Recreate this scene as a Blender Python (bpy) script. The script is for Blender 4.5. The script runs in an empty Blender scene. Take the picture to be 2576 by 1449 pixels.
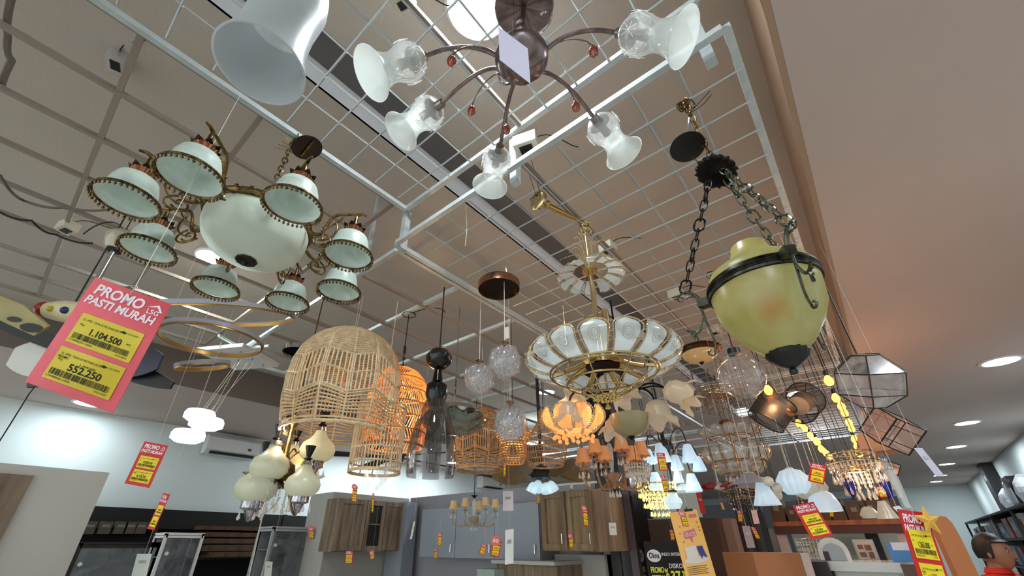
import bpy, math, random
from mathutils import Vector, Matrix, Euler
random.seed(7)
C = bpy.context.scene.collection
PI = math.pi
def R(d): return math.radians(d)
# ---------------------------------------------------------------- camera
F, CX, CY, EYE = 1038.0, 1250.0, 782.0, 1.6
def _ray(px, py): return Vector((px-CX, -(py-CY), -F))
_Y = _ray(2265, 1370).normalized()
_X = -_ray(-150, 1366); _X = (_X-_X.dot(_Y)*_Y).normalized()
_Z = _X.cross(_Y)
ROT = Matrix((_X, _Y, _Z))
cd = bpy.data.cameras.new('camera'); cam = bpy.data.objects.new('camera', cd); C.objects.link(cam)
cam.matrix_world = Matrix.Translation((0, 0, EYE)) @ ROT.to_4x4()
cd.sensor_width = 36; cd.lens = 36*F/2576
cd.shift_x = (1288-CX)/2576; cd.shift_y = -(724.5-CY)/2576
cd.clip_start = .02
bpy.context.scene.camera = cam
def at(px, py, h=None, D=None, x=None, y=None):
    """world point seen at a photo pixel: h = height over the eye, D = depth, x / y = a wall plane"""
    v = ROT @ _ray(px, py)
    if h is not None: t = h/v.z
    elif D is not None: t = D/F
    elif x is not None: t = x/v.x
    else: t = y/v.y
    return Vector((0, 0, EYE)) + v*t
def depth(p): return -(ROT.transposed() @ (Vector(p)-Vector((0, 0, EYE)))).z
def col(*a):  # vertical line through a point: xy
    return Vector(a)
# ---------------------------------------------------------------- materials
MATS = {}
def srgb(c):
    return tuple((v/12.92 if v <= .04045 else ((v+.055)/1.055)**2.4) for v in c)
def mat(name, c, rough=.5, metal=0, noise=0, scale=8, bump=0, em=0, emc=None, spec=.5, sub=0, wood=False, c2=None, bscale=None, coat=0):
    if name in MATS: return MATS[name]
    m = bpy.data.materials.new(name); m.use_nodes = True; nt = m.node_tree; b = nt.nodes['Principled BSDF']
    lc = srgb(c); b.inputs['Base Color'].default_value = (*lc, 1)
    b.inputs['Roughness'].default_value = rough; b.inputs['Metallic'].default_value = metal
    b.inputs['Specular IOR Level'].default_value = spec
    if coat: b.inputs['Coat Weight'].default_value = coat
    if em:
        b.inputs['Emission Color'].default_value = (*srgb(emc or c), 1); b.inputs['Emission Strength'].default_value = em
    if noise or bump or c2:
        tc = nt.nodes.new('ShaderNodeTexCoord'); n = nt.nodes.new('ShaderNodeTexNoise'); mp = nt.nodes.new('ShaderNodeMapping')
        n.inputs['Scale'].default_value = scale; n.inputs['Detail'].default_value = 5
        if wood: mp.inputs['Scale'].default_value = (6, 6, .5)
        nt.links.new(tc.outputs['Object'], mp.inputs[0]); nt.links.new(mp.outputs[0], n.inputs['Vector'])
        if noise or c2:
            r = nt.nodes.new('ShaderNodeValToRGB')
            d = srgb(c2) if c2 else tuple(v*(1-noise) for v in lc)
            r.color_ramp.elements[0].color = (*d, 1); r.color_ramp.elements[1].color = (*lc, 1)
            r.color_ramp.elements[0].position = .35; r.color_ramp.elements[1].position = .65
            nt.links.new(n.outputs['Fac'], r.inputs[0]); nt.links.new(r.outputs[0], b.inputs['Base Color'])
        if bump:
            bn = nt.nodes.new('ShaderNodeBump'); bn.inputs['Strength'].default_value = bump; bn.inputs['Distance'].default_value = .01
            n2 = nt.nodes.new('ShaderNodeTexNoise'); n2.inputs['Scale'].default_value = bscale or scale*3
            nt.links.new(mp.outputs[0], n2.inputs['Vector'])
            nt.links.new(n2.outputs['Fac'], bn.inputs['Height']); nt.links.new(bn.outputs[0], b.inputs['Normal'])
    MATS[name] = m; return m
def glass(name, c, clear=.8, rough=.03, body=0, em=0, emc=None, noise=0, scale=10, trans=None, edge=.5, c2=None):
    """see-through sheet: transparent mixed with gloss by facing, plus some milky body"""
    if name in MATS: return MATS[name]
    m = bpy.data.materials.new(name); m.use_nodes = True; nt = m.node_tree; nt.nodes.clear()
    N = nt.nodes.new; L = nt.links.new
    out = N('ShaderNodeOutputMaterial'); tr = N('ShaderNodeBsdfTransparent'); tr.inputs[0].default_value = (*(srgb(trans) if trans else (1, 1, 1)), 1)
    gl = N('ShaderNodeBsdfGlossy'); gl.inputs['Roughness'].default_value = rough; gl.inputs[0].default_value = (.95, .97, 1, 1)
    df = N('ShaderNodeBsdfDiffuse'); tl = N('ShaderNodeBsdfTranslucent')
    for s in (df, tl): s.inputs[0].default_value = (*srgb(c), 1)
    if noise:
        tc = N('ShaderNodeTexCoord'); n = N('ShaderNodeTexNoise'); n.inputs['Scale'].default_value = scale; n.inputs['Detail'].default_value = 4; n.inputs['Distortion'].default_value = 1.5
        r = N('ShaderNodeValToRGB'); r.color_ramp.elements[0].position = .4; r.color_ramp.elements[1].position = .62
        lc = srgb(c); r.color_ramp.elements[0].color = (*(srgb(c2) if c2 else [v*(1-noise) for v in lc]), 1); r.color_ramp.elements[1].color = (*lc, 1)
        L(tc.outputs['Object'], n.inputs['Vector']); L(n.outputs['Fac'], r.inputs[0])
        for s in (df, tl): L(r.outputs[0], s.inputs[0])
    mb_ = N('ShaderNodeMixShader'); mb_.inputs[0].default_value = .5; L(df.outputs[0], mb_.inputs[1]); L(tl.outputs[0], mb_.inputs[2])
    bodyo = mb_.outputs[0]
    if em:
        e = N('ShaderNodeEmission'); e.inputs[0].default_value = (*srgb(emc or c), 1); e.inputs[1].default_value = em
        a = N('ShaderNodeAddShader'); L(bodyo, a.inputs[0]); L(e.outputs[0], a.inputs[1]); bodyo = a.outputs[0]
    m1 = N('ShaderNodeMixShader'); m1.inputs[0].default_value = clear; L(bodyo, m1.inputs[1]); L(tr.outputs[0], m1.inputs[2])
    lw = N('ShaderNodeLayerWeight'); lw.inputs[0].default_value = .25
    mu = N('ShaderNodeMath'); mu.operation = 'MULTIPLY_ADD'; mu.inputs[1].default_value = edge; mu.inputs[2].default_value = .05
    L(lw.outputs['Facing'], mu.inputs[0])
    m2 = N('ShaderNodeMixShader'); L(mu.outputs[0], m2.inputs[0]); L(m1.outputs[0], m2.inputs[1]); L(gl.outputs[0], m2.inputs[2])
    L(m2.outputs[0], out.inputs[0])
    MATS[name] = m; return m
def emit(name, c, s):
    return mat(name, c, em=s, emc=c)
# ---------------------------------------------------------------- mesh builder
class MB:
    def __init__(s, M=None): s.v = []; s.f = []; s.M = M or Matrix.Identity(4)
    def add(s, vs, fs, M=None):
        o = len(s.v); T = s.M @ M if M is not None else s.M
        s.v += [T @ Vector(v) for v in vs]; s.f += [tuple(i+o for i in f) for f in fs]; return s
    def box(s, c, d, M=None):
        x, y, z = (q/2 for q in d); X, Y, Z = c
        vs = [(X+a*x, Y+b*y, Z+e*z) for a in (-1, 1) for b in (-1, 1) for e in (-1, 1)]
        return s.add(vs, [(0, 1, 3, 2), (4, 6, 7, 5), (0, 4, 5, 1), (2, 3, 7, 6), (0, 2, 6, 4), (1, 5, 7, 3)], M)
    def bar(s, p, q, w, t=None, up=(0, 0, 1)):
        """rectangular bar from p to q"""
        p, q = Vector(p), Vector(q); d = q-p; L = d.length
        if L < 1e-6: return s
        d = d/L; u = Vector(up)
        if abs(d.dot(u)) > .98: u = Vector((1, 0, 0))
        a = d.cross(u).normalized(); b = a.cross(d)
        M = Matrix((( *[a[0], b[0], d[0]], 0), (a[1], b[1], d[1], 0), (a[2], b[2], d[2], 0), (0, 0, 0, 1)))
        M = Matrix.Translation((p+q)/2) @ M
        return s.box((0, 0, 0), (w, t or w, L), M)
    def lathe(s, prof, n=32, M=None, wave=None, a0=0, a1=2*PI, cap=False):
        vs = []; fs = []; full = abs(a1-a0-2*PI) < 1e-6; m = n if full else n+1
        for i, (r, z) in enumerate(prof):
            for k in range(m):
                a = a0+(a1-a0)*k/n
                rr, zz = (r, z) if wave is None else wave(i, r, z, a)
                vs.append((rr*math.cos(a), rr*math.sin(a), zz))
        for i in range(len(prof)-1):
            for k in range(n):
                k2 = (k+1) % m
                fs.append((i*m+k, i*m+k2, (i+1)*m+k2, (i+1)*m+k))
        if cap:
            fs.append(tuple(range(m))[::-1]); fs.append(tuple((len(prof)-1)*m+k for k in range(m)))
        return s.add(vs, fs, M)
    def tube(s, pts, r, n=6, closed=False, M=None):
        pts = [Vector(p) for p in pts]; N = len(pts); vs = []; fs = []
        rr = r if callable(r) else (lambda t: r)
        prev = None
        for i, p in enumerate(pts):
            if closed: d = pts[(i+1) % N]-pts[i-1]
            else: d = pts[min(i+1, N-1)]-pts[max(i-1, 0)]
            if d.length < 1e-9: d = Vector((0, 0, 1))
            d.normalize()
            if prev is None:
                u = Vector((0, 0, 1)) if abs(d.z) < .9 else Vector((1, 0, 0)); a = d.cross(u).normalized()
            else:
                a = (prev-d*prev.dot(d))
                a = a.normalized() if a.length > 1e-6 else d.orthogonal().normalized()
            prev = a; b = d.cross(a); q = rr(i/max(1, N-1))
            for k in range(n):
                t = 2*PI*k/n; vs.append(p+(a*math.cos(t)+b*math.sin(t))*q)
        for i in range(N if closed else N-1):
            j = (i+1) % N
            for k in range(n): fs.append((i*n+k, i*n+(k+1) % n, j*n+(k+1) % n, j*n+k))
        if not closed: fs.append(tuple(range(n))[::-1]); fs.append(tuple((N-1)*n+k for k in range(n)))
        return s.add(vs, fs, M)
    def ring(s, c, Rr, r, n=32, m=6, M=None):
        return s.tube([(c[0]+Rr*math.cos(2*PI*k/n), c[1]+Rr*math.sin(2*PI*k/n), c[2]) for k in range(n)], r, m, True, M)
    def ball(s, c, r, n=10, m=6, sc=(1, 1, 1), M=None):
        pr = [(max(1e-4, r*math.sin(PI*i/m)), -r*math.cos(PI*i/m)) for i in range(m+1)]
        T = Matrix.Translation(c) @ Matrix.Diagonal((*sc, 1))
        return s.lathe(pr, n, (M @ T) if M is not None else T)
    def gem(s, c, r, h=None, n=6):
        h = h or r; c = Vector(c)
        vs = [c+Vector((0, 0, h)), c+Vector((0, 0, -h))]+[c+Vector((r*math.cos(2*PI*k/n), r*math.sin(2*PI*k/n), 0)) for k in range(n)]
        fs = []
        for k in range(n): fs += [(0, 2+k, 2+(k+1) % n), (1, 2+(k+1) % n, 2+k)]
        return s.add(vs, fs)
    def drop(s, c, r, L, n=8):
        return s.lathe([(.0005, L), (r*.25, L*.75), (r*.8, L*.3), (r, L*.12), (r*.6, -.02*L), (.0005, -.08*L)], n, Matrix.Translation(c))
    def poly(s, pts): return s.add(pts, [tuple(range(len(pts)))])
    def plate(s, outline, t, M=None):
        n = len(outline)
        vs = [(x, y, t/2) for x, y in outline]+[(x, y, -t/2) for x, y in outline]
        fs = [tuple(range(n)), tuple(range(2*n-1, n-1, -1))]+[(i, i+n, (i+1) % n+n, (i+1) % n) for i in range(n)]
        return s.add(vs, fs, M)
    def link(s, c, d, L, W, r, roll=0, n=14, knob=False):
        """one chain link centred c, long axis d"""
        d = Vector(d).normalized(); a = d.orthogonal().normalized(); a = Matrix.Rotation(roll, 3, d) @ a
        pts = []
        for k in range(n):
            t = 2*PI*k/n; x = math.cos(t)*W/2; y = math.copysign(abs(math.sin(t))**.6, math.sin(t))*L/2
            pts.append(Vector(c)+a*x+d*y)
        s.tube(pts, r, 5, True)
        if knob:
            for k in range(0, n, 2): s.ball(pts[k], r*1.5, 6, 4)
        return s
    def chain(s, p, q, L=.03, W=.016, r=.002, sag=0, knob=False):
        p, q = Vector(p), Vector(q); n = max(1, round((q-p).length/(L*.78)))
        u0 = 0
        for i in range(n):
            t = (i+.5)/n; c = p.lerp(q, t)-Vector((0, 0, sag*4*t*(1-t)))
            d = (q-p)+Vector((0, 0, -sag*4*(1-2*t)))
            s.link(c, d, L, W*(1.5 if knob and i % 3 == 1 else 1), r*(1.4 if knob and i % 3 == 1 else 1), (i % 2)*PI/2+.6, knob=knob and i % 3 == 1)
        return s
def bez(p, c1, c2, q, n=12):
    p, c1, c2, q = map(Vector, (p, c1, c2, q)); o = []
    for i in range(n+1):
        t = i/n; o.append(p*(1-t)**3+c1*3*t*(1-t)**2+c2*3*t*t*(1-t)+q*t**3)
    return o
def spiral(c, u, v, r0, r1, t0, t1, n=16):
    c, u, v = Vector(c), Vector(u), Vector(v); o = []
    for i in range(n+1):
        t = i/n; a = t0+(t1-t0)*t; r = r0+(r1-r0)*t
        o.append(c+u*math.cos(a)*r+v*math.sin(a)*r)
    return o
# ---------------------------------------------------------------- objects
def mesh(name, mb, m, parent=None, smooth=True, loc=None):
    me = bpy.data.meshes.new(name); me.from_pydata([tuple(v) for v in mb.v], [], mb.f); me.update()
    me.materials.append(m)
    if smooth: me.polygons.foreach_set('use_smooth', [True]*len(me.polygons)); 
    if smooth: me.set_sharp_from_angle(angle=R(40))
    o = bpy.data.objects.new(name, me); C.objects.link(o)
    if parent is not None: o.parent = parent
    if loc is not None: o.location = loc
    return o
def tag(o, label=None, cat=None, group=None, kind=None):
    if label: o['label'] = label
    if cat: o['category'] = cat
    if group: o['group'] = group
    if kind: o['kind'] = kind
    return o
def thing(name, label, cat, loc=(0, 0, 0), rz=0, group=None, sc=1):
    o = bpy.data.objects.new(name, None); C.objects.link(o); o.empty_display_size = .05
    o.location = loc; o.rotation_euler = (0, 0, rz); o.scale = (sc, sc, sc)
    return tag(o, label, cat, group)
def struct(name, mb, m, smooth=False): return tag(mesh(name, mb, m, smooth=smooth), kind='structure')
def solo(name, mb, m, label, cat, group=None, smooth=True, parent=None): return tag(mesh(name, mb, m, smooth=smooth), label, cat, group)
def dup(o, loc, rz=None, label=None, group=None, sc=None):
    c = o.copy(); C.objects.link(c); c.location = loc
    if rz is not None: c.rotation_euler = (0, 0, rz)
    if sc is not None: c.scale = (sc, sc, sc)
    if label: c['label'] = label
    if group: c['group'] = group
    for ch in list(o.children):
        d = ch.copy(); C.objects.link(d); d.parent = c
        for g in list(ch.children):
            e = g.copy(); C.objects.link(e); e.parent = d
    return c
# ---------------------------------------------------------------- text
_TC = {}
def text_geo(s, bold=0, shear=0):
    k = (s, bold, shear)
    if k in _TC: return _TC[k]
    cu = bpy.data.curves.new('t', 'FONT'); cu.body = s; cu.size = 1; cu.offset = bold; cu.shear = shear; cu.resolution_u = 3
    ob = bpy.data.objects.new('t', cu); C.objects.link(ob)
    bpy.context.view_layer.update()
    me = bpy.data.meshes.new_from_object(ob.evaluated_get(bpy.context.evaluated_depsgraph_get()))
    vs = [v.co.copy() for v in me.vertices]; fs = [tuple(p.vertices) for p in me.polygons]
    bpy.data.objects.remove(ob); bpy.data.meshes.remove(me); bpy.data.curves.remove(cu)
    x0 = min(v.x for v in vs); x1 = max(v.x for v in vs); y0 = min(v.y for v in vs); y1 = max(v.y for v in vs)
    vs = [((v.x-x0)/(x1-x0), (v.y-y0)/(y1-y0)) for v in vs]
    _TC[k] = (vs, fs); return _TC[k]
class Card:
    """flat sheet: origin top-left O, u to the right, v down; s,t in 0..1"""
    def __init__(s, O, u, v):
        s.O, s.u, s.v = Vector(O), Vector(u), Vector(v); s.n = s.u.cross(-s.v).normalized()
    def P(s, a, b, e=0): return s.O+s.u*a+s.v*b+s.n*e
    def rect(s, mb, a0, b0, a1, b1, e=.001, t=.0):
        if t: 
            f = [s.P(a0, b0, e), s.P(a0, b1, e), s.P(a1, b1, e), s.P(a1, b0, e)]; g = [q-s.n*t for q in f]
            mb.add(f+g, [(0, 1, 2, 3), (7, 6, 5, 4), (0, 4, 5, 1), (1, 5, 6, 2), (2, 6, 7, 3), (3, 7, 4, 0)])
        else: mb.add([s.P(a0, b0, e), s.P(a0, b1, e), s.P(a1, b1, e), s.P(a1, b0, e)], [(0, 1, 2, 3)])
    def text(s, mb, st, a0, b0, a1, b1, e=.002, bold=0, shear=0):
        vs, fs = text_geo(st, bold, shear)
        mb.add([s.P(a0+(a1-a0)*x, b1+(b0-b1)*y, e) for x, y in vs], fs)
    def pts(s, mb, L, e=.0015): mb.add([s.P(a, b, e) for a, b in L], [tuple(range(len(L)))])
# ---------------------------------------------------------------- palette
frost = glass('frosted_glass', (.93, .97, .95), clear=.12, rough=.25, edge=.18, em=.06)
alab = glass('alabaster_glass', (.86, .91, .88), clear=.03, rough=.3, noise=.14, scale=9, edge=.15, em=.03)
alabw = glass('alabaster_white_glass', (.86, .9, .85), clear=.0, rough=.3, edge=.12, em=.03)
clear = glass('clear_glass', (.9, .95, .95), clear=.9, rough=.02, edge=.55)
cutg = glass('cut_glass', (.92, .97, .98), clear=.62, rough=.1, edge=.4)
crystal = glass('crystal_beads', (.95, .93, .9), clear=.35, rough=.08, edge=.9, em=.03)
smokeg = glass('smoked_glass', (.25, .24, .23), clear=.9, rough=.02, edge=.7, trans=(.72, .7, .7))
amber = glass('amber_crystal', (.62, .26, .05), clear=.25, rough=.05, edge=.4, trans=(.85, .42, .1))
plasticf = glass('plastic_wrap', (.9, .9, .92), clear=.6, rough=.15, edge=.6)
bronze = mat('brushed_bronze', (.6, .54, .54), .3, 1, noise=.45, scale=30)
brassd = mat('antique_brass', (.52, .42, .26), .35, 1, noise=.65, scale=45)
darkb = mat('blackened_brass', (.13, .11, .09), .4, .8, noise=.4, scale=40)
copper = mat('copper_petal', (.55, .36, .24), .35, .9)
gold = mat('polished_gold', (.84, .74, .54), .2, 1)
goldd = mat('gold_satin', (.74, .62, .4), .3, 1)
chrome = mat('chrome', (.8, .8, .82), .12, 1)
black = mat('black_metal', (.03, .03, .03), .45)
blackg = mat('black_gloss', (.02, .02, .02), .15)
white = mat('white_plastic', (.88, .88, .88), .4)
paper = mat('white_paper', (.86, .85, .9), .7)
paperg = mat('white_card', (.78, .8, .78), .7)
steel = mat('painted_steel_tube', (.78, .82, .83), .4, .3, noise=.15, scale=14)
wirem = mat('galvanized_wire', (.66, .68, .68), .45, .4)
wiredk = mat('dull_wire', (.45, .43, .41), .6)
shadowst = mat('shadowed_steel_tube', (.55, .5, .46), .6)  # browner copy of the steel tube, shadow put into its colour
string = mat('white_string', (.82, .8, .76), .8)
cablek = mat('black_cable', (.04, .035, .03), .6)
red = mat('red_card', (.78, .1, .1), .45)
pinkc = mat('pink_card', (.93, .42, .47), .4, c2=(.78, .22, .27), scale=3)
yellow = mat('yellow_label', (.93, .83, .1), .5)
yellow2 = mat('yellow_label_worn', (.88, .8, .28), .5, c2=(.78, .68, .05), scale=6)
ink = mat('black_ink', (.06, .06, .04), .7)
inkw = mat('white_ink', (.95, .88, .92), .5)
rattan = mat('rattan_cane', (.86, .76, .61), .55, noise=.3, scale=25)
rattand = mat('rattan_brown', (.74, .57, .39), .55, noise=.4, scale=25)
cable = string
# ================================================================ the room
HG, HN, HC, HL = 1.4, 1.66, 2.0, 1.6
def Z(h): return EYE+h
ceilm = mat('ceiling_paint', (.74, .70, .66), .9, noise=.1, scale=1.2, bump=.15, bscale=90)
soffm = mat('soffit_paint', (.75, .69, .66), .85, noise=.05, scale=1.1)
fascm = mat('fascia_shadowed', (.66, .55, .46), .9)  # brown tone paints in the shadow on the fascia
wallm = mat('wall_paint', (.86, .9, .9), .9)
boothm = mat('booth_panel', (.70, .69, .67), .85, noise=.04, scale=2)
greym = mat('grey_laminate', (.6, .63, .68), .35, noise=.04, scale=3)
darkm = mat('dark_band', (.035, .033, .033), .7)
floorm = mat('floor_tile', (.78, .76, .73), .25, noise=.06, scale=2)
troughm = mat('trough_shade', (.42, .41, .41), .9)
lipm = mat('trough_lit_side', (.93, .93, .96), .7)  # whiter than the ceiling: light on the trough's inner side is painted in
b = MB(); b.box((-3, 8, -.05), (14, 26, .1)); struct('floor', b, floorm)
XL, XR, XW, XRW, YN, YF, YW = -5.8, .25, -8.0, 2.13, -4.0, 8.5, 19.5
T0, T1 = -1.49, -1.23
b = MB()
b.box(((XL+T0)/2, (YN+YF)/2, Z(HC)+.05), (T0-XL, YF-YN, .1)); b.box(((XR+T1)/2, (YN+YF)/2, Z(HC)+.05), (XR-T1, YF-YN, .1))
struct('ceiling', b, ceilm)
b = MB(); b.box(((T0+T1)/2, (YN+YF)/2, Z(HC)+.17), (T1-T0+.04, YF-YN, .04)); struct('ceiling_trough', b, troughm)
b = MB(); b.box((T0-.005, (YN+YF)/2, Z(HC)+.075), (.012, YF-YN, .15)); struct('trim_trough', b, lipm)
b = MB(); b.box(((XR+XRW)/2, (YN+YW)/2, Z(HL)+.05), (XRW-XR-.0, YW-YN, .1)); struct('ceiling_soffit_right', b, soffm)
b = MB(); b.box(((XW+XL)/2, (YN+YW)/2, Z(HL)+.05), (XL-XW, YW-YN, .1)); struct('ceiling_soffit_left', b, soffm)
b = MB(); b.box(((XL+XR)/2, (YF+YW)/2, Z(HL)+.05), (XR-XL, YW-YF, .1)); struct('ceiling_soffit_far', b, soffm)
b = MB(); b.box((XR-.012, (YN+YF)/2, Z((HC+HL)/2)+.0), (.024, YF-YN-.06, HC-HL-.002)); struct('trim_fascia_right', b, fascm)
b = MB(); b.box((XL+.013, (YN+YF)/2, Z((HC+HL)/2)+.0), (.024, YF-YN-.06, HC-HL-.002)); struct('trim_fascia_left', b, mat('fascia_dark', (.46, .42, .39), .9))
b = MB(); b.box(((XL+XR)/2, YF-.013, Z((HC+HL)/2)+.0), (XR-XL, .024, HC-HL-.002)); struct('trim_fascia_far', b, soffm)
b = MB(); b.box((XW-.1, (YN+YW)/2, Z(HL)/2), (.2, YW-YN, Z(HL)+.1)); struct('wall_left', b, wallm)
b = MB(); b.box((XRW+.1, (YN+YW)/2, Z(HL)/2), (.2, YW-YN, Z(HL)+.1)); struct('wall_right', b, wallm)
b = MB(); b.box(((XW+XRW)/2, YW+.1, Z(HL)/2), (XRW-XW, .2, Z(HL)+.1)); struct('wall_far', b, wallm)
# ---- downlights
dl_em = emit('downlight_glow', (.86, .95, 1), 14)
def downlight(x, y, h, r=.1, label='', group=None, w=40, colr=(.86, .95, 1)):
    t = thing('downlight', label, 'downlight', (x, y, Z(h)), group=group)
    b = MB(); b.lathe([(r*1.12, 0), (r*1.14, -.012), (r*.96, -.016), (r*.94, -.004)], 28); mesh('trim_ring', b, white, t)
    b = MB(); b.lathe([(.0005, -.008), (r*.94, -.008)], 28); mesh('diffuser', b, dl_em, t)
    la = bpy.data.lights.new('lamp', 'AREA'); la.shape = 'DISK'; la.size = r*2; la.energy = w; la.color = colr
    lo = bpy.data.objects.new('lamp', la); C.objects.link(lo); lo.parent = t; lo.location = (0, 0, -.03)
    return t
for i, (x, y) in enumerate([(1.34, 6.16), (1.34, 9.3), (1.37, 11.6), (1.38, 14.1), (1.38, 16.4), (1.37, 18.0)]):
    downlight(x, y, HL, .14, ['round downlight in the right hand ceiling, nearest of the row of six', 'round downlight second nearest of the row in the right hand ceiling', 'round downlight third nearest of the row in the right hand ceiling', 'round downlight fourth of the row in the right hand ceiling', 'round downlight fifth of the row in the right hand ceiling', 'round downlight farthest of the row in the right hand ceiling'][i], w=28 if i < 3 else 12)
downlight(-7.5, .58, HL, .16, 'round downlight in the low ceiling above the white left wall', w=8)
downlight(-7.3, 5.3, HL, .15, 'round downlight in the low ceiling behind the large cane dome', w=18)
downlight(*at(1375, 985, h=HC).xy, HC, .12, 'round downlight in the ceiling seen beyond the lotus chandelier', w=20)
downlight(*at(2005, 988, h=HC).xy, HC, .14, 'bright downlight in the ceiling above the black mesh lampshades', w=22)
downlight(*at(2068, 1086, h=HC).xy, HC, .16, 'bright downlight in the ceiling between the two bulb strings', w=22)
downlight(*at(1345, 1113, h=HL).xy, HL, .16, 'bright downlight seen through the onion cane lantern', w=30)
downlight(*at(1140, 1163, h=HL).xy, HL, .14, 'small downlight beside the second cane dome', w=20)
downlight(*at(905, 1118, h=HL).xy, HL, .12, 'small downlight glimpsed under the large cane dome', w=15)
p = at(1205, 8, h=HC)
t = thing('ceiling_disc_light', 'large glowing round ceiling light above the bronze chandelier', 'ceiling light', p)
b = MB(); b.lathe([(.14, 0), (.145, -.02), (.132, -.035)], 40); mesh('rim', b, white, t)
b = MB(); b.lathe([(.0005, -.05), (.07, -.048), (.115, -.04), (.132, -.033)], 40); mesh('diffuser', b, emit('disc_glow', (.93, .98, 1), 12), t)
la = bpy.data.lights.new('lamp', 'AREA'); la.shape = 'DISK'; la.size = .3; la.energy = 22; la.color = (.9, .97, 1)
lo = bpy.data.objects.new('lamp', la); C.objects.link(lo); lo.parent = t; lo.location = (0, 0, -.07)
# round bright light behind the glass bowl chandelier
p = at(540, 645, h=HC)
t = thing('ceiling_disc_light', 'glowing round ceiling light just behind the eight arm chandelier', 'ceiling light', p)
b = MB(); b.lathe([(.13, 0), (.135, -.02), (.12, -.03)], 36); mesh('rim', b, white, t)
b = MB(); b.lathe([(.0005, -.035), (.12, -.028)], 36); mesh('diffuser', b, MATS['disc_glow'], t)
la = bpy.data.lights.new('lamp', 'AREA'); la.shape = 'DISK'; la.size = .26; la.energy = 18; la.color = (.88, 1, .93)
lo = bpy.data.objects.new('lamp', la); C.objects.link(lo); lo.parent = t; lo.location = (0, 0, -.06)
# fill downlights added out of view in the unseen part of the shop
for i, (x, y) in enumerate([(1.3, -1.5), (1.3, 2.2), (-7.4, -2.5)]):
    downlight(x, y, HL, .14, 'added unseen fill downlight in the low ceiling', group='added fill downlights out of view', w=22)
# ---------------------------------------------------------------- steel display frames
W_T = .025
def frame(name, label, h, x0, x1, y0, y1, rails_x=(), rails_y=(), m=steel, w=W_T):
    t = thing(name, label, 'frame', (0, 0, 0)); z = Z(h)+w/2+.004
    for x in (x0, x1): bb = MB(); bb.box((x, (y0+y1)/2, z), (w, y1-y0, w)); mesh('rail', bb, m, t, False)
    for y in (y0, y1): bb = MB(); bb.box(((x0+x1)/2, y, z), (x1-x0-w*.9, w*.98, w*.98)); mesh('rail', bb, m, t, False)
    for x in rails_x: bb = MB(); bb.box((x, (y0+y1)/2, z+.001), (w*.9, y1-y0-w, w*.9)); mesh('rail', bb, shadowst, t, False)
    for y in rails_y: bb = MB(); bb.box(((x0+x1)/2, y, z+.004), (x1-x0-w, w*.9, w*.9)); mesh('rail', bb, m, t, False)
    return t
def wires(t, h, xs, ys, x0, x1, y0, y1, r=.0046, name='wire_grid'):
    b1 = MB(); b2 = MB(); n = 4
    for x in xs:
        j = random.uniform(-.004, .004); b1.tube([(x+j, y0, Z(h)-.006), (x-j, y1, Z(h)-.006)], r, n)
    for y in ys:
        j = random.uniform(-.004, .004); b1.tube([(x0, y+j, Z(h)-.012), (x1, y-j, Z(h)-.012)], r, n)
    for x in xs:
        for y in ys: b1.gem((x, y, Z(h)-.009), r*1.6, r*2, 4)
    mesh(name, b1, wirem, t)
t1 = frame('steel_frame', 'nearest white steel tube frame holding a square wire grid', HN, -1.555, .075, -2.6, 1.015, rails_x=(-.72,))
wires(t1, HN, [-1.325+.151*k for k in range(9)], [-2.0+.1535*k for k in range(20)], -1.49, .06, -2.1, 1.0, r=.0046)
t2 = frame('steel_frame', 'lower steel tube frame with wire grid above the lotus chandelier', HG, -1.565, .1, .99, 4.6, rails_x=(-.71,))
wires(t2, HG, [-.063-.1597*k for k in range(9)], [1.141+.15*k for k in range(23)], -1.47, .1, 1.0, 4.6)
t3 = frame('steel_frame', 'steel frame with dense wire grid over the bulb strings', HG, -1.565, .1, 4.66, 8.2, rails_x=(-.71,))
wires(t3, HG, [-.063-.16*k for k in range(9)], [4.8+.15*k for k in range(23)], -1.5, .1, 4.66, 8.2)
t4 = frame('steel_frame', 'open white steel frame without grid over the cane domes', HG, -3.95, -1.6, 1.03, 6.4, rails_x=(-1.96, -2.38, -2.75, -3.2, -3.55), rails_y=(1.52, 2.09, 2.66, 3.3, 4.1, 5.2))
t5 = frame('steel_frame', 'open steel frame nearest the dark left part of the ceiling', HN+.04, -4.6, -1.6, -2.5, .96, rails_x=(-1.975, -2.34, -2.72, -3.1, -3.45, -3.9, -4.25), rails_y=(-.235, .22, -1.0), m=shadowst)
t6 = frame('steel_frame', 'distant white steel frame above the lamps with conical shades', HG, -4.5, -1.7, 6.5, 8.3, rails_x=(-2.4, -3.1, -3.8), rails_y=(7.0, 7.6))
def post(p, h0, h1, label, w=.035, m=steel):
    bb = MB(); bb.box((p[0], p[1], Z((h0+h1)/2)), (w, w, h1-h0)); bb.box((p[0], p[1], Z(h0)-.001), (w*.7, w*.7, .002))
    return solo('frame_post', bb, m, label, 'post', smooth=False)
post((-1.58, 1.045), HG-.0, HN+.02, 'short steel post joining the two frames at their left corner')
post((-.78, 1.04), HG-.03, HN+.03, 'short steel post joining the two frames above the middle bell glass')
post((.03, 1.045), HG-.03, HN+.0, 'short steel post joining the two frames at their right corner')
post((-1.9, 1.02), HG-.0, HC, 'thin steel hanger left of the joined frame corners', w=.02)
post((-.75, 4.63), HG+.03, HC, 'thin steel hanger above the far grid joint', w=.02)
post((-2.75, 4.1), HG+.03, HC, 'thin steel hanger over the open white frame', w=.02)
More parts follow.
